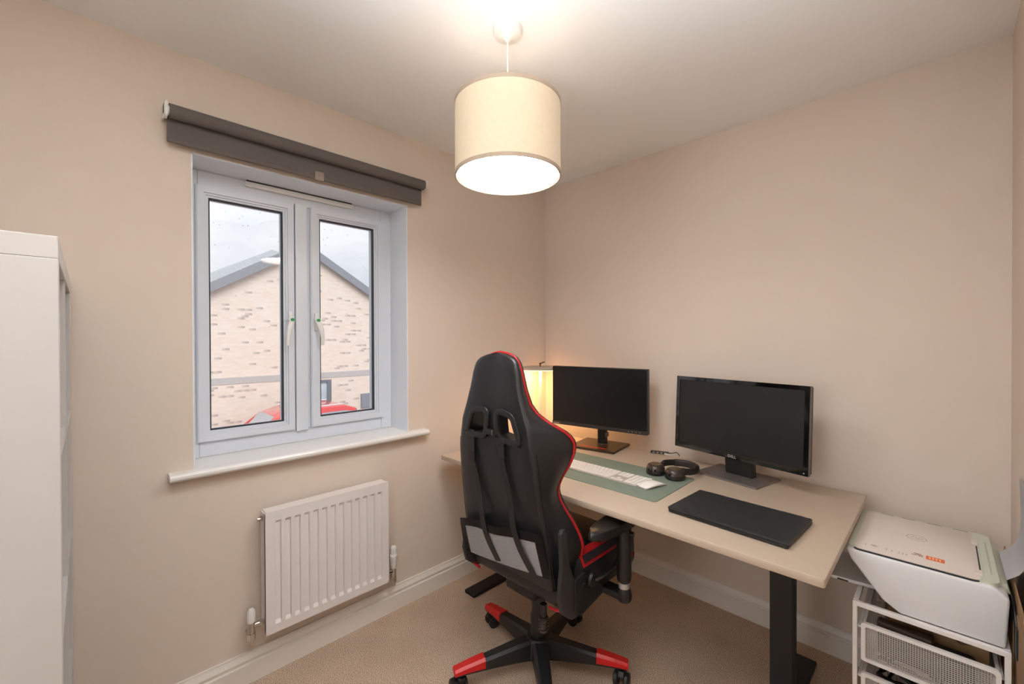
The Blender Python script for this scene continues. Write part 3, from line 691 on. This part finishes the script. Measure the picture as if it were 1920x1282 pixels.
for z in zsamp:
    dx, wy = pipe_at(z); w_ = pw(z); yk = yb(z); dx = max(dx, .004)
    th = .085 if z < .88 else max(.045, .085-(z-.88)*.5) if z < 1.2 else max(.022, .045-(z-1.2)*.5); yf = yk+th
    half = [(0, yk+.004), (w_*.35, yk+.002), (w_*.7, yk-.001), (w_*.90, yk), (w_*.975, yk+.004), (w_, yk+.014)]
    mx_, my_ = (w_+dx)/2+(.012 if z < 1.03 else .004), (yk+.014+wy)/2-.004
    half += [(mx_, my_), (dx, wy), (dx-.004 if dx > .02 else dx*.8, wy+.018)]
    ib = max(.02, dx-.07) if dx > .1 else dx*.6
    half += [((dx+ib)/2, max(wy+.028, yf+.004)), (ib, max(wy+.014, yf)), (ib*.6, yf), (0, yf+.002)]
    ring = [bm.verts.new((x, y, z)) for x, y in half] + [bm.verts.new((-x, y, z)) for x, y in half[-2:0:-1]]
    rings.append(ring)
for a, b in zip(rings, rings[1:]):
    n = len(a)
    for i in range(n): bm.faces.new((a[i], a[(i+1) % n], b[(i+1) % n], b[i]))
bm.faces.new(rings[0]); bm.faces.new(rings[-1])
bmesh.ops.recalc_face_normals(bm, faces=bm.faces[:])
back = obj('backrest', bm, pu, ch, True, angle=50)
# strap openings, cut right through
HL = [(-.098, 1.027), (-.047, 1.040), (-.030, 1.028), (-.036, .966), (-.124, .952)]
HO = [(-.112, 1.042), (-.045, 1.057), (-.014, 1.040), (-.020, .975), (-.032, .942), (-.135, .936), (-.149, .955)]
dg = bpy.context.evaluated_depsgraph_get()
cbm = bmesh.new()
for s in (1, -1): prism(cbm, [(s*x, z) for x, z in HL], -.4, .1, 'y')
cut = obj('cutter', cbm, None)
cut.parent = ch
md = back.modifiers.new('cut', 'BOOLEAN'); md.operation = 'DIFFERENCE'; md.object = cut; md.solver = 'EXACT'
bpy.context.view_layer.update(); dg = bpy.context.evaluated_depsgraph_get()
nm = bpy.data.meshes.new_from_object(back.evaluated_get(dg)); back.modifiers.clear(); back.data = nm; nm.name = 'backrest'
nm.set_sharp_from_angle(angle=math.radians(50))
bpy.data.objects.remove(cut)
for s in (1, -1):
    bm = bmesh.new()
    def ring_pts(poly, n=5):
        P_ = [Vector((x, z, 0)) for x, z in poly]; out = []
        for i in range(len(P_)):
            p, a, b = P_[i], P_[i-1], P_[(i+1) % len(P_)]
            q0 = p+(a-p).normalized()*.016; q1 = p+(b-p).normalized()*.016
            for k in range(n+1):
                t_ = k/n; out.append((1-t_)**2*q0+2*t_*(1-t_)*p+t_*t_*q1)
        return [(v.x, v.y) for v in out]
    mid = [((a[0])*s, a[1]) for a in ring_pts([(-.103, 1.033), (-.046, 1.047), (-.022, 1.034), (-.028, .968), (-.038, .949), (-.128, .945), (-.136, .955)])]
    pth = [Vector((x, yb(z)-.003, z)) for x, z in mid]
    sweep(bm, pth, [(a*1.0, b) for a, b in rrect(-.011, .011, -.007, .007, .004, 2)], closed=True, upv=Vector((0, 1, 0)))
    obj('strap_hole_trim', bm, blackp, ch, True)
    bm = bmesh.new(); cyl(bm, (s*.128, yb(.948)-.006, .951), (s*.040, yb(.948)-.006, .953), .0035, n=8); obj('crossbar', bm, chrome if s < 0 else steel, ch, True)
# piping
path = [Vector((-pipe_at(z)[0], pipe_at(z)[1], z)) for z in zsamp] + [Vector((0, -.200, 1.2475))] + [Vector((pipe_at(z)[0], pipe_at(z)[1], z)) for z in zsamp[::-1]]
obj('piping', SW(path, circ(.0052, 8), upv=Vector((0, 1, 0))), redl, ch, True)
# seam on the back shell between panel and wing
for s in (1, -1):
    pth = [Vector((s*(pw(z)+.004), yb(z)+.012, z)) for z in np.linspace(.47, .92, 16)]
    obj('back_seam', SW(pth, circ(.0024, 6), upv=Vector((0, 1, 0))), M('black_thread', (16, 16, 17), .8), ch, True)
# straps
def strap(pts, wd, name='strap'):
    pth = smooth_path([(x, yb(z)-.008-o_, z) for x, z, o_ in pts], 5)
    return obj(name, SW(pth, rect(wd/2, .0012), upv=Vector((0, -1, 0))), nyl, ch)
sA = strap([(-.102, .962, 0), (-.104, .92, .001), (-.107, .85, .002), (-.085, .74, .003), (-.062, .64, .022), (-.045, .57, .024), (-.022, .487, .010)], .026)
sB = strap([(.058, .960, 0), (.052, .92, .002), (.055, .86, .002), (.078, .75, .003), (.098, .66, .022), (.125, .585, .024), (.162, .495, .010)], .026)
obj('slider_buckle', B(-.017, .017, -.004, .004, -.022, .022, .002), blackp, sA, loc=(-.108, yb(.86)-.012, .865))
obj('slider_buckle', B(-.015, .015, -.004, .004, -.02, .02, .002), blackp, sB, loc=(.054, yb(.9)-.011, .905))
bm = bmesh.new(); box(bm, -.028, .020, -.005, .004, -.010, .010, .002); cl = obj('clip_buckle', bm, blackp, ch, loc=(.004, yb(.965)-.006, .968))
obj('clip_bar', B(.006, .009, -.0075, -.004, -.010, .010), steel, cl)
# rear mesh pocket
def pocket_pt(u, v, off=0.):
    zt = .588+.068*u + .012*math.sin(u*PI)+.006*math.sin(u*9); zb = .452+.068*u - .006*math.sin(u*PI)
    x = -.222+.428*u + (1-v)*.018*(u-.0); z = zb+(zt-zb)*v
    return Vector((x, yb(z)-.014-.014*math.sin(u*PI)*v-.003*math.sin(u*17)*v-off, z))
def patch(name, u0, u1, v0, v1, mat, off=0., n=24, m=8, par=ch):
    bm = bmesh.new(); g_ = [[bm.verts.new(pocket_pt(u0+(u1-u0)*i/n, v0+(v1-v0)*j/m, off)) for i in range(n+1)] for j in range(m+1)]
    for a, b in zip(g_, g_[1:]):
        for i in range(n): bm.faces.new((a[i], a[i+1], b[i+1], b[i]))
    bmesh.ops.solidify(bm, geom=bm.faces[:], thickness=.0022); return obj(name, bm, mat, par, True)
pk = patch('rear_pocket', 0, 1, 0, 1, M('grey_mesh_fabric', (214, 212, 214), .8, var=.12, vscale=300, bump=.3, bscale=900))
patch('top_binding', -.005, 1.005, .80, 1.02, M('black_shiny_binding', (34, 34, 37), .35, bump=.1, bscale=200), .0022, par=pk)
patch('side_binding', -.01, .075, -.02, .9, pu, .002, 4, 8, pk); patch('side_binding', .935, 1.01, -.02, .9, pu, .002, 4, 8, pk)
# seat
bm = bmesh.new(); box(bm, -.235, .235, -.150, .30, .385, .485, .035, 4); obj('seat_cushion', bm, pu, ch, True)
bm = bmesh.new(); box(bm, -.17, .17, -.06, .31, .46, .515, .022, 4); obj('seat_pad', bm, pu, ch, True)
for s in (1, -1):
    bm = bmesh.new(); sec = [(.17, .46), (.185, .525), (.215, .548), (.243, .545), (.258, .515), (.262, .43), (.25, .40), (.18, .40)]
    pts = [(s*x, z) for x, z in sec]
    prism(bm, pts, -.07, .285, 'y', .012); bo = obj('seat_bolster', bm, pu, ch, True)
    bm = bmesh.new(); prism(bm, [(s*x, z) for x, z in ((.186, .5275), (.215, .5505), (.2435, .5475), (.2605, .516), (.2585, .514), (.242, .544), (.216, .547), (.188, .525))], -.06, .27, 'y'); obj('red_panel', bm, redl, bo)
    bm = bmesh.new(); prism(bm, [(s*x, z) for x, z in ((.2445, .5462), (.2565, .5245), (.258, .5255), (.2462, .5476))], -.05, .25, 'y'); obj('red_panel_inset', bm, M('black_perforated_leather', (44, 38, 42), .5), bo)
    obj('seat_piping', SW(smooth_path([(s*.18, -.148, .386), (s*.225, -.146, .392), (s*.238, -.12, .402), (s*.262, -.05, .44), (s*.264, .1, .45), (s*.262, .27, .45)], 5), circ(.0045, 8)), redl, bo, True)
0 and obj('rear_piping', SW([(-.225, -.14, .388), (-.2, -.151, .385), (.2, -.151, .385), (.225, -.14, .388)], circ(.003, 6)), redl, ch, True)
# recliner covers on both sides
cov = [(-.190, .672), (-.182, .684), (-.168, .682), (-.162, .668), (-.163, .640), (-.151, .558), (-.117, .492), (-.120, .44), (-.103, .372), (-.139, .378), (-.183, .413), (-.198, .468), (-.190, .525), (-.182, .563)]
for s in (1, -1):
    bm = bmesh.new(); prism(bm, cov if s > 0 else [(y, min(z, .52+(z-.52)*.2)) for y, z in cov], s*(.252 if s > 0 else .215), s*(.267 if s > 0 else .230), 'x', .002); cvr = obj('recliner_cover', bm, M('charcoal_plastic', (44, 43, 44), .55, bump=.06, bscale=600), ch, True, angle=30)
    obj('side_shell', PR([(-.125, .50), (-.072, .511), (-.02, .47), (.042, .413), (.035, .395), (-.095, .372), (-.125, .40)], s*(.262 if s > 0 else .225), s*(.272 if s > 0 else .235), 'x', .002), nyl, ch)
    obj('bolt', CY((s*.276, -.085, .475), (s*.281, -.085, .475), .008, n=6), M('dark_bolt', (60, 60, 62), .4, .8), cvr)
    obj('pivot_knob', LA([(.001, 0), (.024, 0), (.026, .006), (.022, .014), (.001, .016)], (s*.272 if s > 0 else -.288, -.035, .475), 20, 'x'), blackp, ch, True)
obj('recline_lever', SW(smooth_path([(.284, -.03, .475), (.300, .0, .485), (.302, .06, .495), (.296, .10, .498)], 5), [(a*1.6, b) for a, b in circ(.006, 8)]), blackp, ch, True)
# armrests
for s in (1, -1):
    ar = obj('armrest_post', LA([(.001, .42), (.019, .42), (.024, .426), (.026, .44), (.026, .615), (.020, .625), (.001, .626)], (s*.312, .112, 0), 24), blackp, ch, True)
    obj('silver_sleeve', LA([(.001, .395), (.0195, .395), (.0195, .425), (.001, .425)], (s*.312, .112, 0), 24), M('silver_sleeve', (196, 192, 190), .3, .6), ar, True)
    obj('post_socket', LA([(.001, .352), (.020, .352), (.027, .362), (.027, .385), (.022, .400), (.001, .400)], (s*.312, .112, 0), 24), blackp, ar, True)
    obj('arm_bracket', B(min(s*.10, s*.315), max(s*.10, s*.315), .085, .14, .360, .384, .006), blackm, ch)
    obj('height_button', LA([(.001, 0), (.010, 0), (.010, .012), (.007, .016), (.001, .016)], (s*.312, .112, .585), 14, 'y'), blackp, ar, True) if False else obj('height_button', CY((s*.335, .118, .597), (s*.346, .120, .597), .010, n=14), blackp, ar, True)
    bm = bmesh.new(); out = [(s*(.312+a), .045+b) for a, b in [(0.042*math.cos(q)*(1+.15*math.sin(q)), .145*math.sin(q)) for q in np.linspace(0, 2*PI, 29)[:-1]]]
    prism(bm, out, .632, .662, 'z', .011); obj('arm_pad', bm, M('black_soft_pad', (24, 24, 25), .38, bump=.05), ch, True, angle=60)
    obj('pad_plate', B(s*.312-.028, s*.312+.028, .03, .17, .622, .634, .003), blackp, ch)
# mechanism, gas lift, star base
obj('tilt_mechanism', B(-.075, .075, -.11, .13, .335, .388, .01), blackm, ch)
bm = bmesh.new(); cyl(bm, (.10, -.085, .335), (.10, -.085, .29), .012, n=14); cyl(bm, (.10, -.085, .29), (.10, -.085, .235), .016, n=14); tk = obj('tension_knob', bm, blackp, ch, True)
for i in range(5): obj('spring_coil', LA([(.0155, -.002), (.0185, 0), (.0155, .002)], (.10, -.085, .285-i*.011), 16), chrome, tk, True)
gl_ = obj('gas_lift_cover', LA([(.001, .12), (.031, .12), (.031, .215), (.027, .225), (.027, .335), (.001, .335)], n=28), blackp, ch, True)
obj('hub', LA([(.001, .055), (.05, .055), (.058, .07), (.056, .12), (.045, .135), (.001, .138)], n=32), nyl, ch, True)
star0 = None
for ang in (30, 102, 174, 246, 318):
    a = math.radians(ang); Rm = RZ(a)
    bm = bmesh.new()
    secs = [(.035, .031, .060, .132), (.10, .028, .066, .126), (.20, .024, .070, .112), (.29, .021, .071, .099), (.335, .019, .070, .090)]
    rg = [[bm.verts.new(p) for p in ((x, -hw_, z0), (x, hw_, z0), (x, hw_, z1-.008), (x, hw_*.6, z1), (x, -hw_*.6, z1), (x, -hw_, z1-.008))] for x, hw_, z0, z1 in secs]
    for p, q in zip(rg, rg[1:]):
        for i in range(6): bm.faces.new((p[i], p[(i+1) % 6], q[(i+1) % 6], q[i]))
    bm.faces.new(rg[0]); bm.faces.new(rg[-1]); bmesh.ops.transform(bm, matrix=Rm, verts=bm.verts[:])
    leg = obj('base_leg', bm, nyl, ch)
    bm = bmesh.new()
    secs = [(.225, .0245, .080, .1115), (.225, .0248, .078, .1115), (.29, .0225, .077, .1015), (.338, .0205, .074, .092), (.341, .018, .076, .090)]
    rg = [[bm.verts.new(p) for p in ((x, -hw_, z0), (x, hw_, z0), (x, hw_, z1-.007), (x, hw_*.62, z1+.0008), (x, -hw_*.62, z1+.0008), (x, -hw_, z1-.007))] for x, hw_, z0, z1 in secs]
    for p, q in zip(rg, rg[1:]):
        for i in range(6): bm.faces.new((p[i], p[(i+1) % 6], q[(i+1) % 6], q[i]))
    bm.faces.new(rg[0]); bm.faces.new(rg[-1]); bmesh.ops.transform(bm, matrix=Rm, verts=bm.verts[:])
    obj('red_end_cap', bm, redpl, leg)
    cc = Rm @ Vector((.318, 0, 0)); cr_ = RZ(a+random.uniform(.5, 2.2))
    bm = bmesh.new(); cyl(bm, (0, 0, .055), (0, 0, .072), .008, n=12)
    prism(bm, [(-.022, .032), (-.026, .045), (-.016, .060), (.006, .064), (.018, .056), (.020, .045), (.0, .034)], -.012, .012, 'y', .003)
    bmesh.ops.transform(bm, matrix=T(cc.x, cc.y, 0) @ cr_, verts=bm.verts[:]); cs = obj('caster', bm, blackp, ch, True)
    for s in (-1, 1):
        bm = bmesh.new(); lathe(bm, [(.001, -.009), (.022, -.009), (.027, -.005), (.027, .005), (.022, .009), (.001, .009)], (-.008, s*.019, .027), 24, 'y')
        bmesh.ops.transform(bm, matrix=T(cc.x, cc.y, 0) @ cr_, verts=bm.verts[:]); obj('wheel', bm, nyl, cs, True)

# ================================================================ DRAWER UNIT
UX, UY, UZ, UW, UD = 1.669, -.53, .503, .314, .40
du = thing('mesh_drawer_unit', 'white metal frame drawer unit with mesh drawers under the printer', 'drawer unit', (UX, UY, 0))
for x in (0, UW-.012):
    for y in (0, UD-.012): obj('post', B(x, x+.012, y, y+.012, 0, UZ-.012, .002), whitem, du)
bm = bmesh.new(); box(bm, 0, UW, 0, .014, UZ-.014, UZ, .002); box(bm, 0, UW, UD-.014, UD, UZ-.014, UZ, .002); box(bm, 0, .014, .014, UD-.014, UZ-.014, UZ, .002); box(bm, UW-.014, UW, .014, UD-.014, UZ-.014, UZ, .002)
obj('top_frame', bm, whitem, du)
bm = bmesh.new()
for i in range(4):
    y = .16+i*.06; box(bm, .012, UW-.012, y, y+.002, UZ-.012, UZ-.009)
obj('top_wires', bm, whitem, du)
meshm = M('white_wire_mesh', (214, 206, 200), .45)
def wires(bm, a0, a1, b0, b1, fix, plane, pitch=.0054, r=.0009):
    for i in range(int((a1-a0)/pitch)+1):
        a = a0+i*pitch
        if plane == 'y': box(bm, a-r, a+r, fix-r, fix+r, b0, b1)
        elif plane == 'x': box(bm, fix-r, fix+r, a-r, a+r, b0, b1)
        else: box(bm, a-r, a+r, b0, b1, fix-r, fix+r)
    for i in range(int((b1-b0)/pitch)+1):
        b = b0+i*pitch
        if plane == 'y': box(bm, a0, a1, fix-r, fix+r, b-r, b+r)
        elif plane == 'x': box(bm, fix-r, fix+r, a0, a1, b-r, b+r)
        else: box(bm, a0, a1, b-r, b+r, fix-r, fix+r)
for zt in (.449, .300, .151):
    dr = obj('drawer', None if False else PR([(0, 0), (.001, 0), (.001, .001)], 0, .001, 'z'), whitem, du) if False else None
    zb = zt-.113
    bm = bmesh.new(); frame_ring(bm, rrect(.021, UW-.017, zb, zt, .008, 4), rrect(.031, UW-.027, zb+.010, zt-.010, .005, 4), -.006, .006, 'y')
    dr = obj('drawer', bm, whitem, du)
    bm = bmesh.new(); wires(bm, .031, UW-.027, zb+.01, zt-.01, 0, 'y'); q = obj('mesh_front', bm, meshm, dr); q['kind'] = 'stuff'
    bm = bmesh.new()
    for x in (.024, UW-.020): wires(bm, .006, UD-.02, zb+.01, zt-.012, x, 'x', .0108)
    wires(bm, .024, UW-.02, zb+.01, zt-.012, UD-.02, 'y', .0108); wires(bm, .024, UW-.02, .006, UD-.02, zb+.01, 'z', .0108)
    q = obj('mesh_basket', bm, meshm, dr); q['kind'] = 'stuff'
    bm = bmesh.new()
    for x in (.022, UW-.026): box(bm, x, x+.008, .006, UD-.02, zt-.018, zt-.010, .001)
    box(bm, .022, UW-.018, UD-.026, UD-.018, zt-.018, zt-.010, .001); obj('rim', bm, whitem, dr)
    for x in (.012, UW-.020): obj('runner', B(x, x+.008, .012, UD-.012, zt-.026, zt-.019), whitem, du)
# things in the drawers (they stand on the mesh floor of each drawer)
card = M('brown_cardboard', (150, 116, 82), .85, var=.08, bump=.1, bscale=120); leather = M('dark_brown_leather', (62, 42, 30), .5, bump=.2, bscale=200)
o = obj('cardboard_box', B(-.055, .055, -.09, .09, 0, .135, .002), card, loc=(UX+.12, UY+.20, .348)); o.rotation_euler.z = .12; tag(o, 'brown cardboard box standing in the top mesh drawer', 'box')
bm = bmesh.new(); box(bm, -.06, .06, -.014, .014, 0, .105, .005); box(bm, -.058, .058, -.0165, -.0145, .07, .10, .001); o = obj('flat_case', bm, leather, loc=(UX+.115, UY+.055, .348)); o.rotation_euler = (.12, 0, -.1); tag(o, 'dark brown flat case upright at the front of the top drawer', 'case')
bm = bmesh.new(); prism(bm, [(-.055, 0), (.055, 0), (.055, .112), (0, .085), (-.055, .122)], -.004, .004, 'y'); o = obj('envelope', bm, M('kraft_paper', (172, 140, 100), .8), loc=(UX+.228, UY+.10, .348)); o.rotation_euler.z = -.2; tag(o, 'tan paper envelope at the right of the top drawer', 'envelope')
o = obj('case', B(-.05, .05, -.02, .02, 0, .082, .008), M('black_case_fabric', (44, 40, 40), .6), loc=(UX+.205, UY+.05, .348)); tag(o, 'small black case behind the right half of the top drawer mesh', 'case')
cpth = []
for i in range(60):
    a = i*.55; cpth.append((.075*math.cos(a)*(1+.2*math.sin(i*.9)), .05*math.sin(a)+.02*math.sin(i*.37), .012+.085*(i/60)+.008*math.sin(i*1.7)))
o = obj('cable_bundle', SW(smooth_path(cpth, 3), circ(.0045, 7)), blackp, None, True, loc=(UX+.135, UY+.14, .199)); tag(o, 'tangled black cable bundle in the middle mesh drawer', 'cable')
bm = bmesh.new(); box(bm, -.022, .022, -.06, .06, 0, .09, .012, 3); o = obj('plastic_pouch', bm, M('grey_blue_plastic', (120, 128, 134), .25), loc=(UX+.262, UY+.12, .199)); tag(o, 'pale blue grey plastic pouch in the middle mesh drawer', 'pouch')

# ================================================================ PRINTER
PZ = UZ+.001
pr = thing('inkjet_printer', 'white inkjet printer with sage green trim on the drawer unit', 'printer', (1.815, -.325, PZ))
prw = M('white_printer_shell', (232, 231, 232), .45, var=.01, bump=.03, bscale=900); sage = M('sage_green_trim', (208, 212, 193), .45, var=.01); lidm = M('warm_white_lid', (228, 216, 206), .4, var=.01)
y0, y1 = -.196, .204
prof = [(-.163, .150), (.138, .150), (.166, .128), (.160, 0), (-.040, 0), (-.078, .024), (-.152, .120)]
bm = bmesh.new(); prism(bm, prof, y0, y1, 'y'); bmesh.ops.bevel(bm, geom=bm.edges[:], offset=.007, segments=3, affect='EDGES', profile=.5)
obj('body', bm, prw, pr, True, angle=35)
bm = bmesh.new(); frame_ring(bm, rrect(-.160, .150, y0+.010, y1-.003, .022, 6), rrect(-.144, .112, y0+.013, y1-.020, .014, 6), .145, .1555, 'z'); tr_ = obj('top_trim', bm, sage, pr, True, angle=35)
obj('lid', PR(rrect(-.146, .116, y0+.006, y1-.018, .016, 6), .147, .1575, 'z', .002), lidm, pr, True, angle=35)
obj('lid_gap', PR(rrect(-.148, .118, y0+.0045, y1-.016, .016, 6), .1465, .1545, 'z'), gasket, pr)
bm = bmesh.new()
for yy in (.06, -.04, .13): pass
for a in (-.11, -.055, .01, .07): box(bm, a, a+.035, y1-.0125, y1-.009, .153, .1562)
obj('vent_slots', bm, M('shadow_slot', (120, 122, 108), .6), tr_)
for yy in (-.14, .10): obj('lid_hinge', B(.108, .122, yy-.016, yy+.016, .150, .1600, .002), lidm, pr)
obj('hinge_slot', B(.1165, .1195, -.115, .075, .1545, .1562), gasket, tr_)
bm = bmesh.new(); prism(bm, [(.124, .148), (.124, .157), (.136, .158), (.166, .140), (.172, .118), (.168, .116), (.160, .134), (.136, .148)], -.130, .125, 'y', .002); obj('paper_flap', bm, sage, pr)
# output tray sticking out at the front
bm = bmesh.new(); prism(bm, [(-.060, .020), (-.212, .012), (-.214, .006), (-.207, .002), (-.060, .010)], -.105, .115, 'y', .001)
ty = obj('output_tray', bm, prw, pr); obj('tray_slot', B(-.196, -.168, -.106, -.1045, .004, .0085), gasket, ty)
obj('tray_mouth', PR([(-.068, .022), (-.100, .058), (-.097, .061), (-.064, .026)], -.115, .125, 'y'), gasket, pr)
# lid markings
mark = M('grey_lid_marking', (196, 182, 172), .5); zt = .1577
bm = bmesh.new(); lathe(bm, [(.024, zt), (.024, zt+.0004), (.0215, zt+.0004), (.0215, zt)], (-.012, .015, 0), 36, closed=True); em = obj('round_emblem', bm, mark, pr)
text('emblem_lettering', 'hp', .030, mark, pr, T(-.0265, .0075, zt+.0001), .0001, italic=.25)
bm = bmesh.new()
for r in (.004, .008, .012):
    pts = [(-.100+r*math.sin(q), -.152+r*math.cos(q), zt+.0003) for q in np.linspace(-.8, .8, 9)]; sweep(bm, pts, rect(.0009, .0003))
cyl(bm, (-.100, -.153, zt), (-.100, -.153, zt+.0006), .0016, n=10)
for x in (-.122, -.074, -.062, -.046, -.038, -.030): box(bm, x, x+.003, -.155, -.142, zt, zt+.0005)
obj('panel_icons', bm, mark, pr)
so = M('orange_sticker', (238, 108, 52), .4); st_ = obj('sticker', B(.012, .050, -.142, -.116, zt, zt+.0005), so, pr)
bm = bmesh.new()
for i in range(4): box(bm, .018+i*.007, .0215+i*.007, -.137, -.121, zt+.0004, zt+.0008)
obj('sticker_print', bm, M('pale_sticker_print', (250, 190, 150), .5), st_)
bm = bmesh.new()
for i, (x, y) in enumerate([(-.014, -.120), (-.010, -.127), (-.004, -.135), (-.018, -.132)]): box(bm, x, x+.016 if i < 2 else x+.010, y, y+.003, zt, zt+.0005)
obj('sticker_text', bm, M('brown_print', (168, 112, 92), .5), st_)
# sheet of paper in the rear feed
pp = []
for q in np.linspace(0, 1, 12): pp.append((1.979+.048*(1-math.exp(-q*7)), PZ+.152+.235*q))
bm = bmesh.new(); rows = [[bm.verts.new((x - (.010*q if True else 0), yy, z)) for yy in np.linspace(-.455, -.245, 6)] for (x, z), q in zip(pp, np.linspace(0, 1, 12))]
for a, b in zip(rows, rows[1:]):
    for i in range(5): bm.faces.new((a[i], a[i+1], b[i+1], b[i]))
bmesh.ops.solidify(bm, geom=bm.faces[:], thickness=.0008)
o = obj('sheet_of_paper', bm, M('white_paper', (240, 240, 245), .7, var=.01), None, True); tag(o, 'white paper sheet curling out of the back of the printer', 'paper')
# flattened carton between the drawer unit and the wall
cbx = thing('cardboard_carton', 'brown cardboard carton wedged between drawer unit and right wall', 'box', (1.9965, -.45, 0))
obj('panel', B(-.006, .005, -.22, .30, .0, .60, .001), card, cbx)
obj('flap', PR([(-.20, .60), (.28, .60), (.26, .66), (-.17, .64)], -.004, -.001, 'x'), card, cbx)
obj('tape', B(-.0075, -.006, -.02, .03, .0, .60), M('tan_tape', (186, 156, 116), .35), cbx)
# mains plug and lead hanging at the edge of the unit
mp_ = thing('mains_plug', 'black mains plug hanging with its lead beside the drawer unit', 'plug', (1.9868, -.545, .505))
bm = bmesh.new(); box(bm, -.0, .0065, -.018, .030, .0, .075, .003, 3); obj('body', bm, blackp, mp_, True)
obj('lead', SW(smooth_path([(.003, .005, .07), (.002, .04, .105), (.001, .09, .115), (.002, .13, .10), (.002, .16, .06)], 6), circ(.003, 8)), blackp, mp_, True)
ad = tag(obj('power_adapter', B(1.9848, 1.9900, -.475, -.435, UZ+.060, UZ+.115, .002), blackp), 'flat black power adapter behind the printer at the right edge', 'adapter')
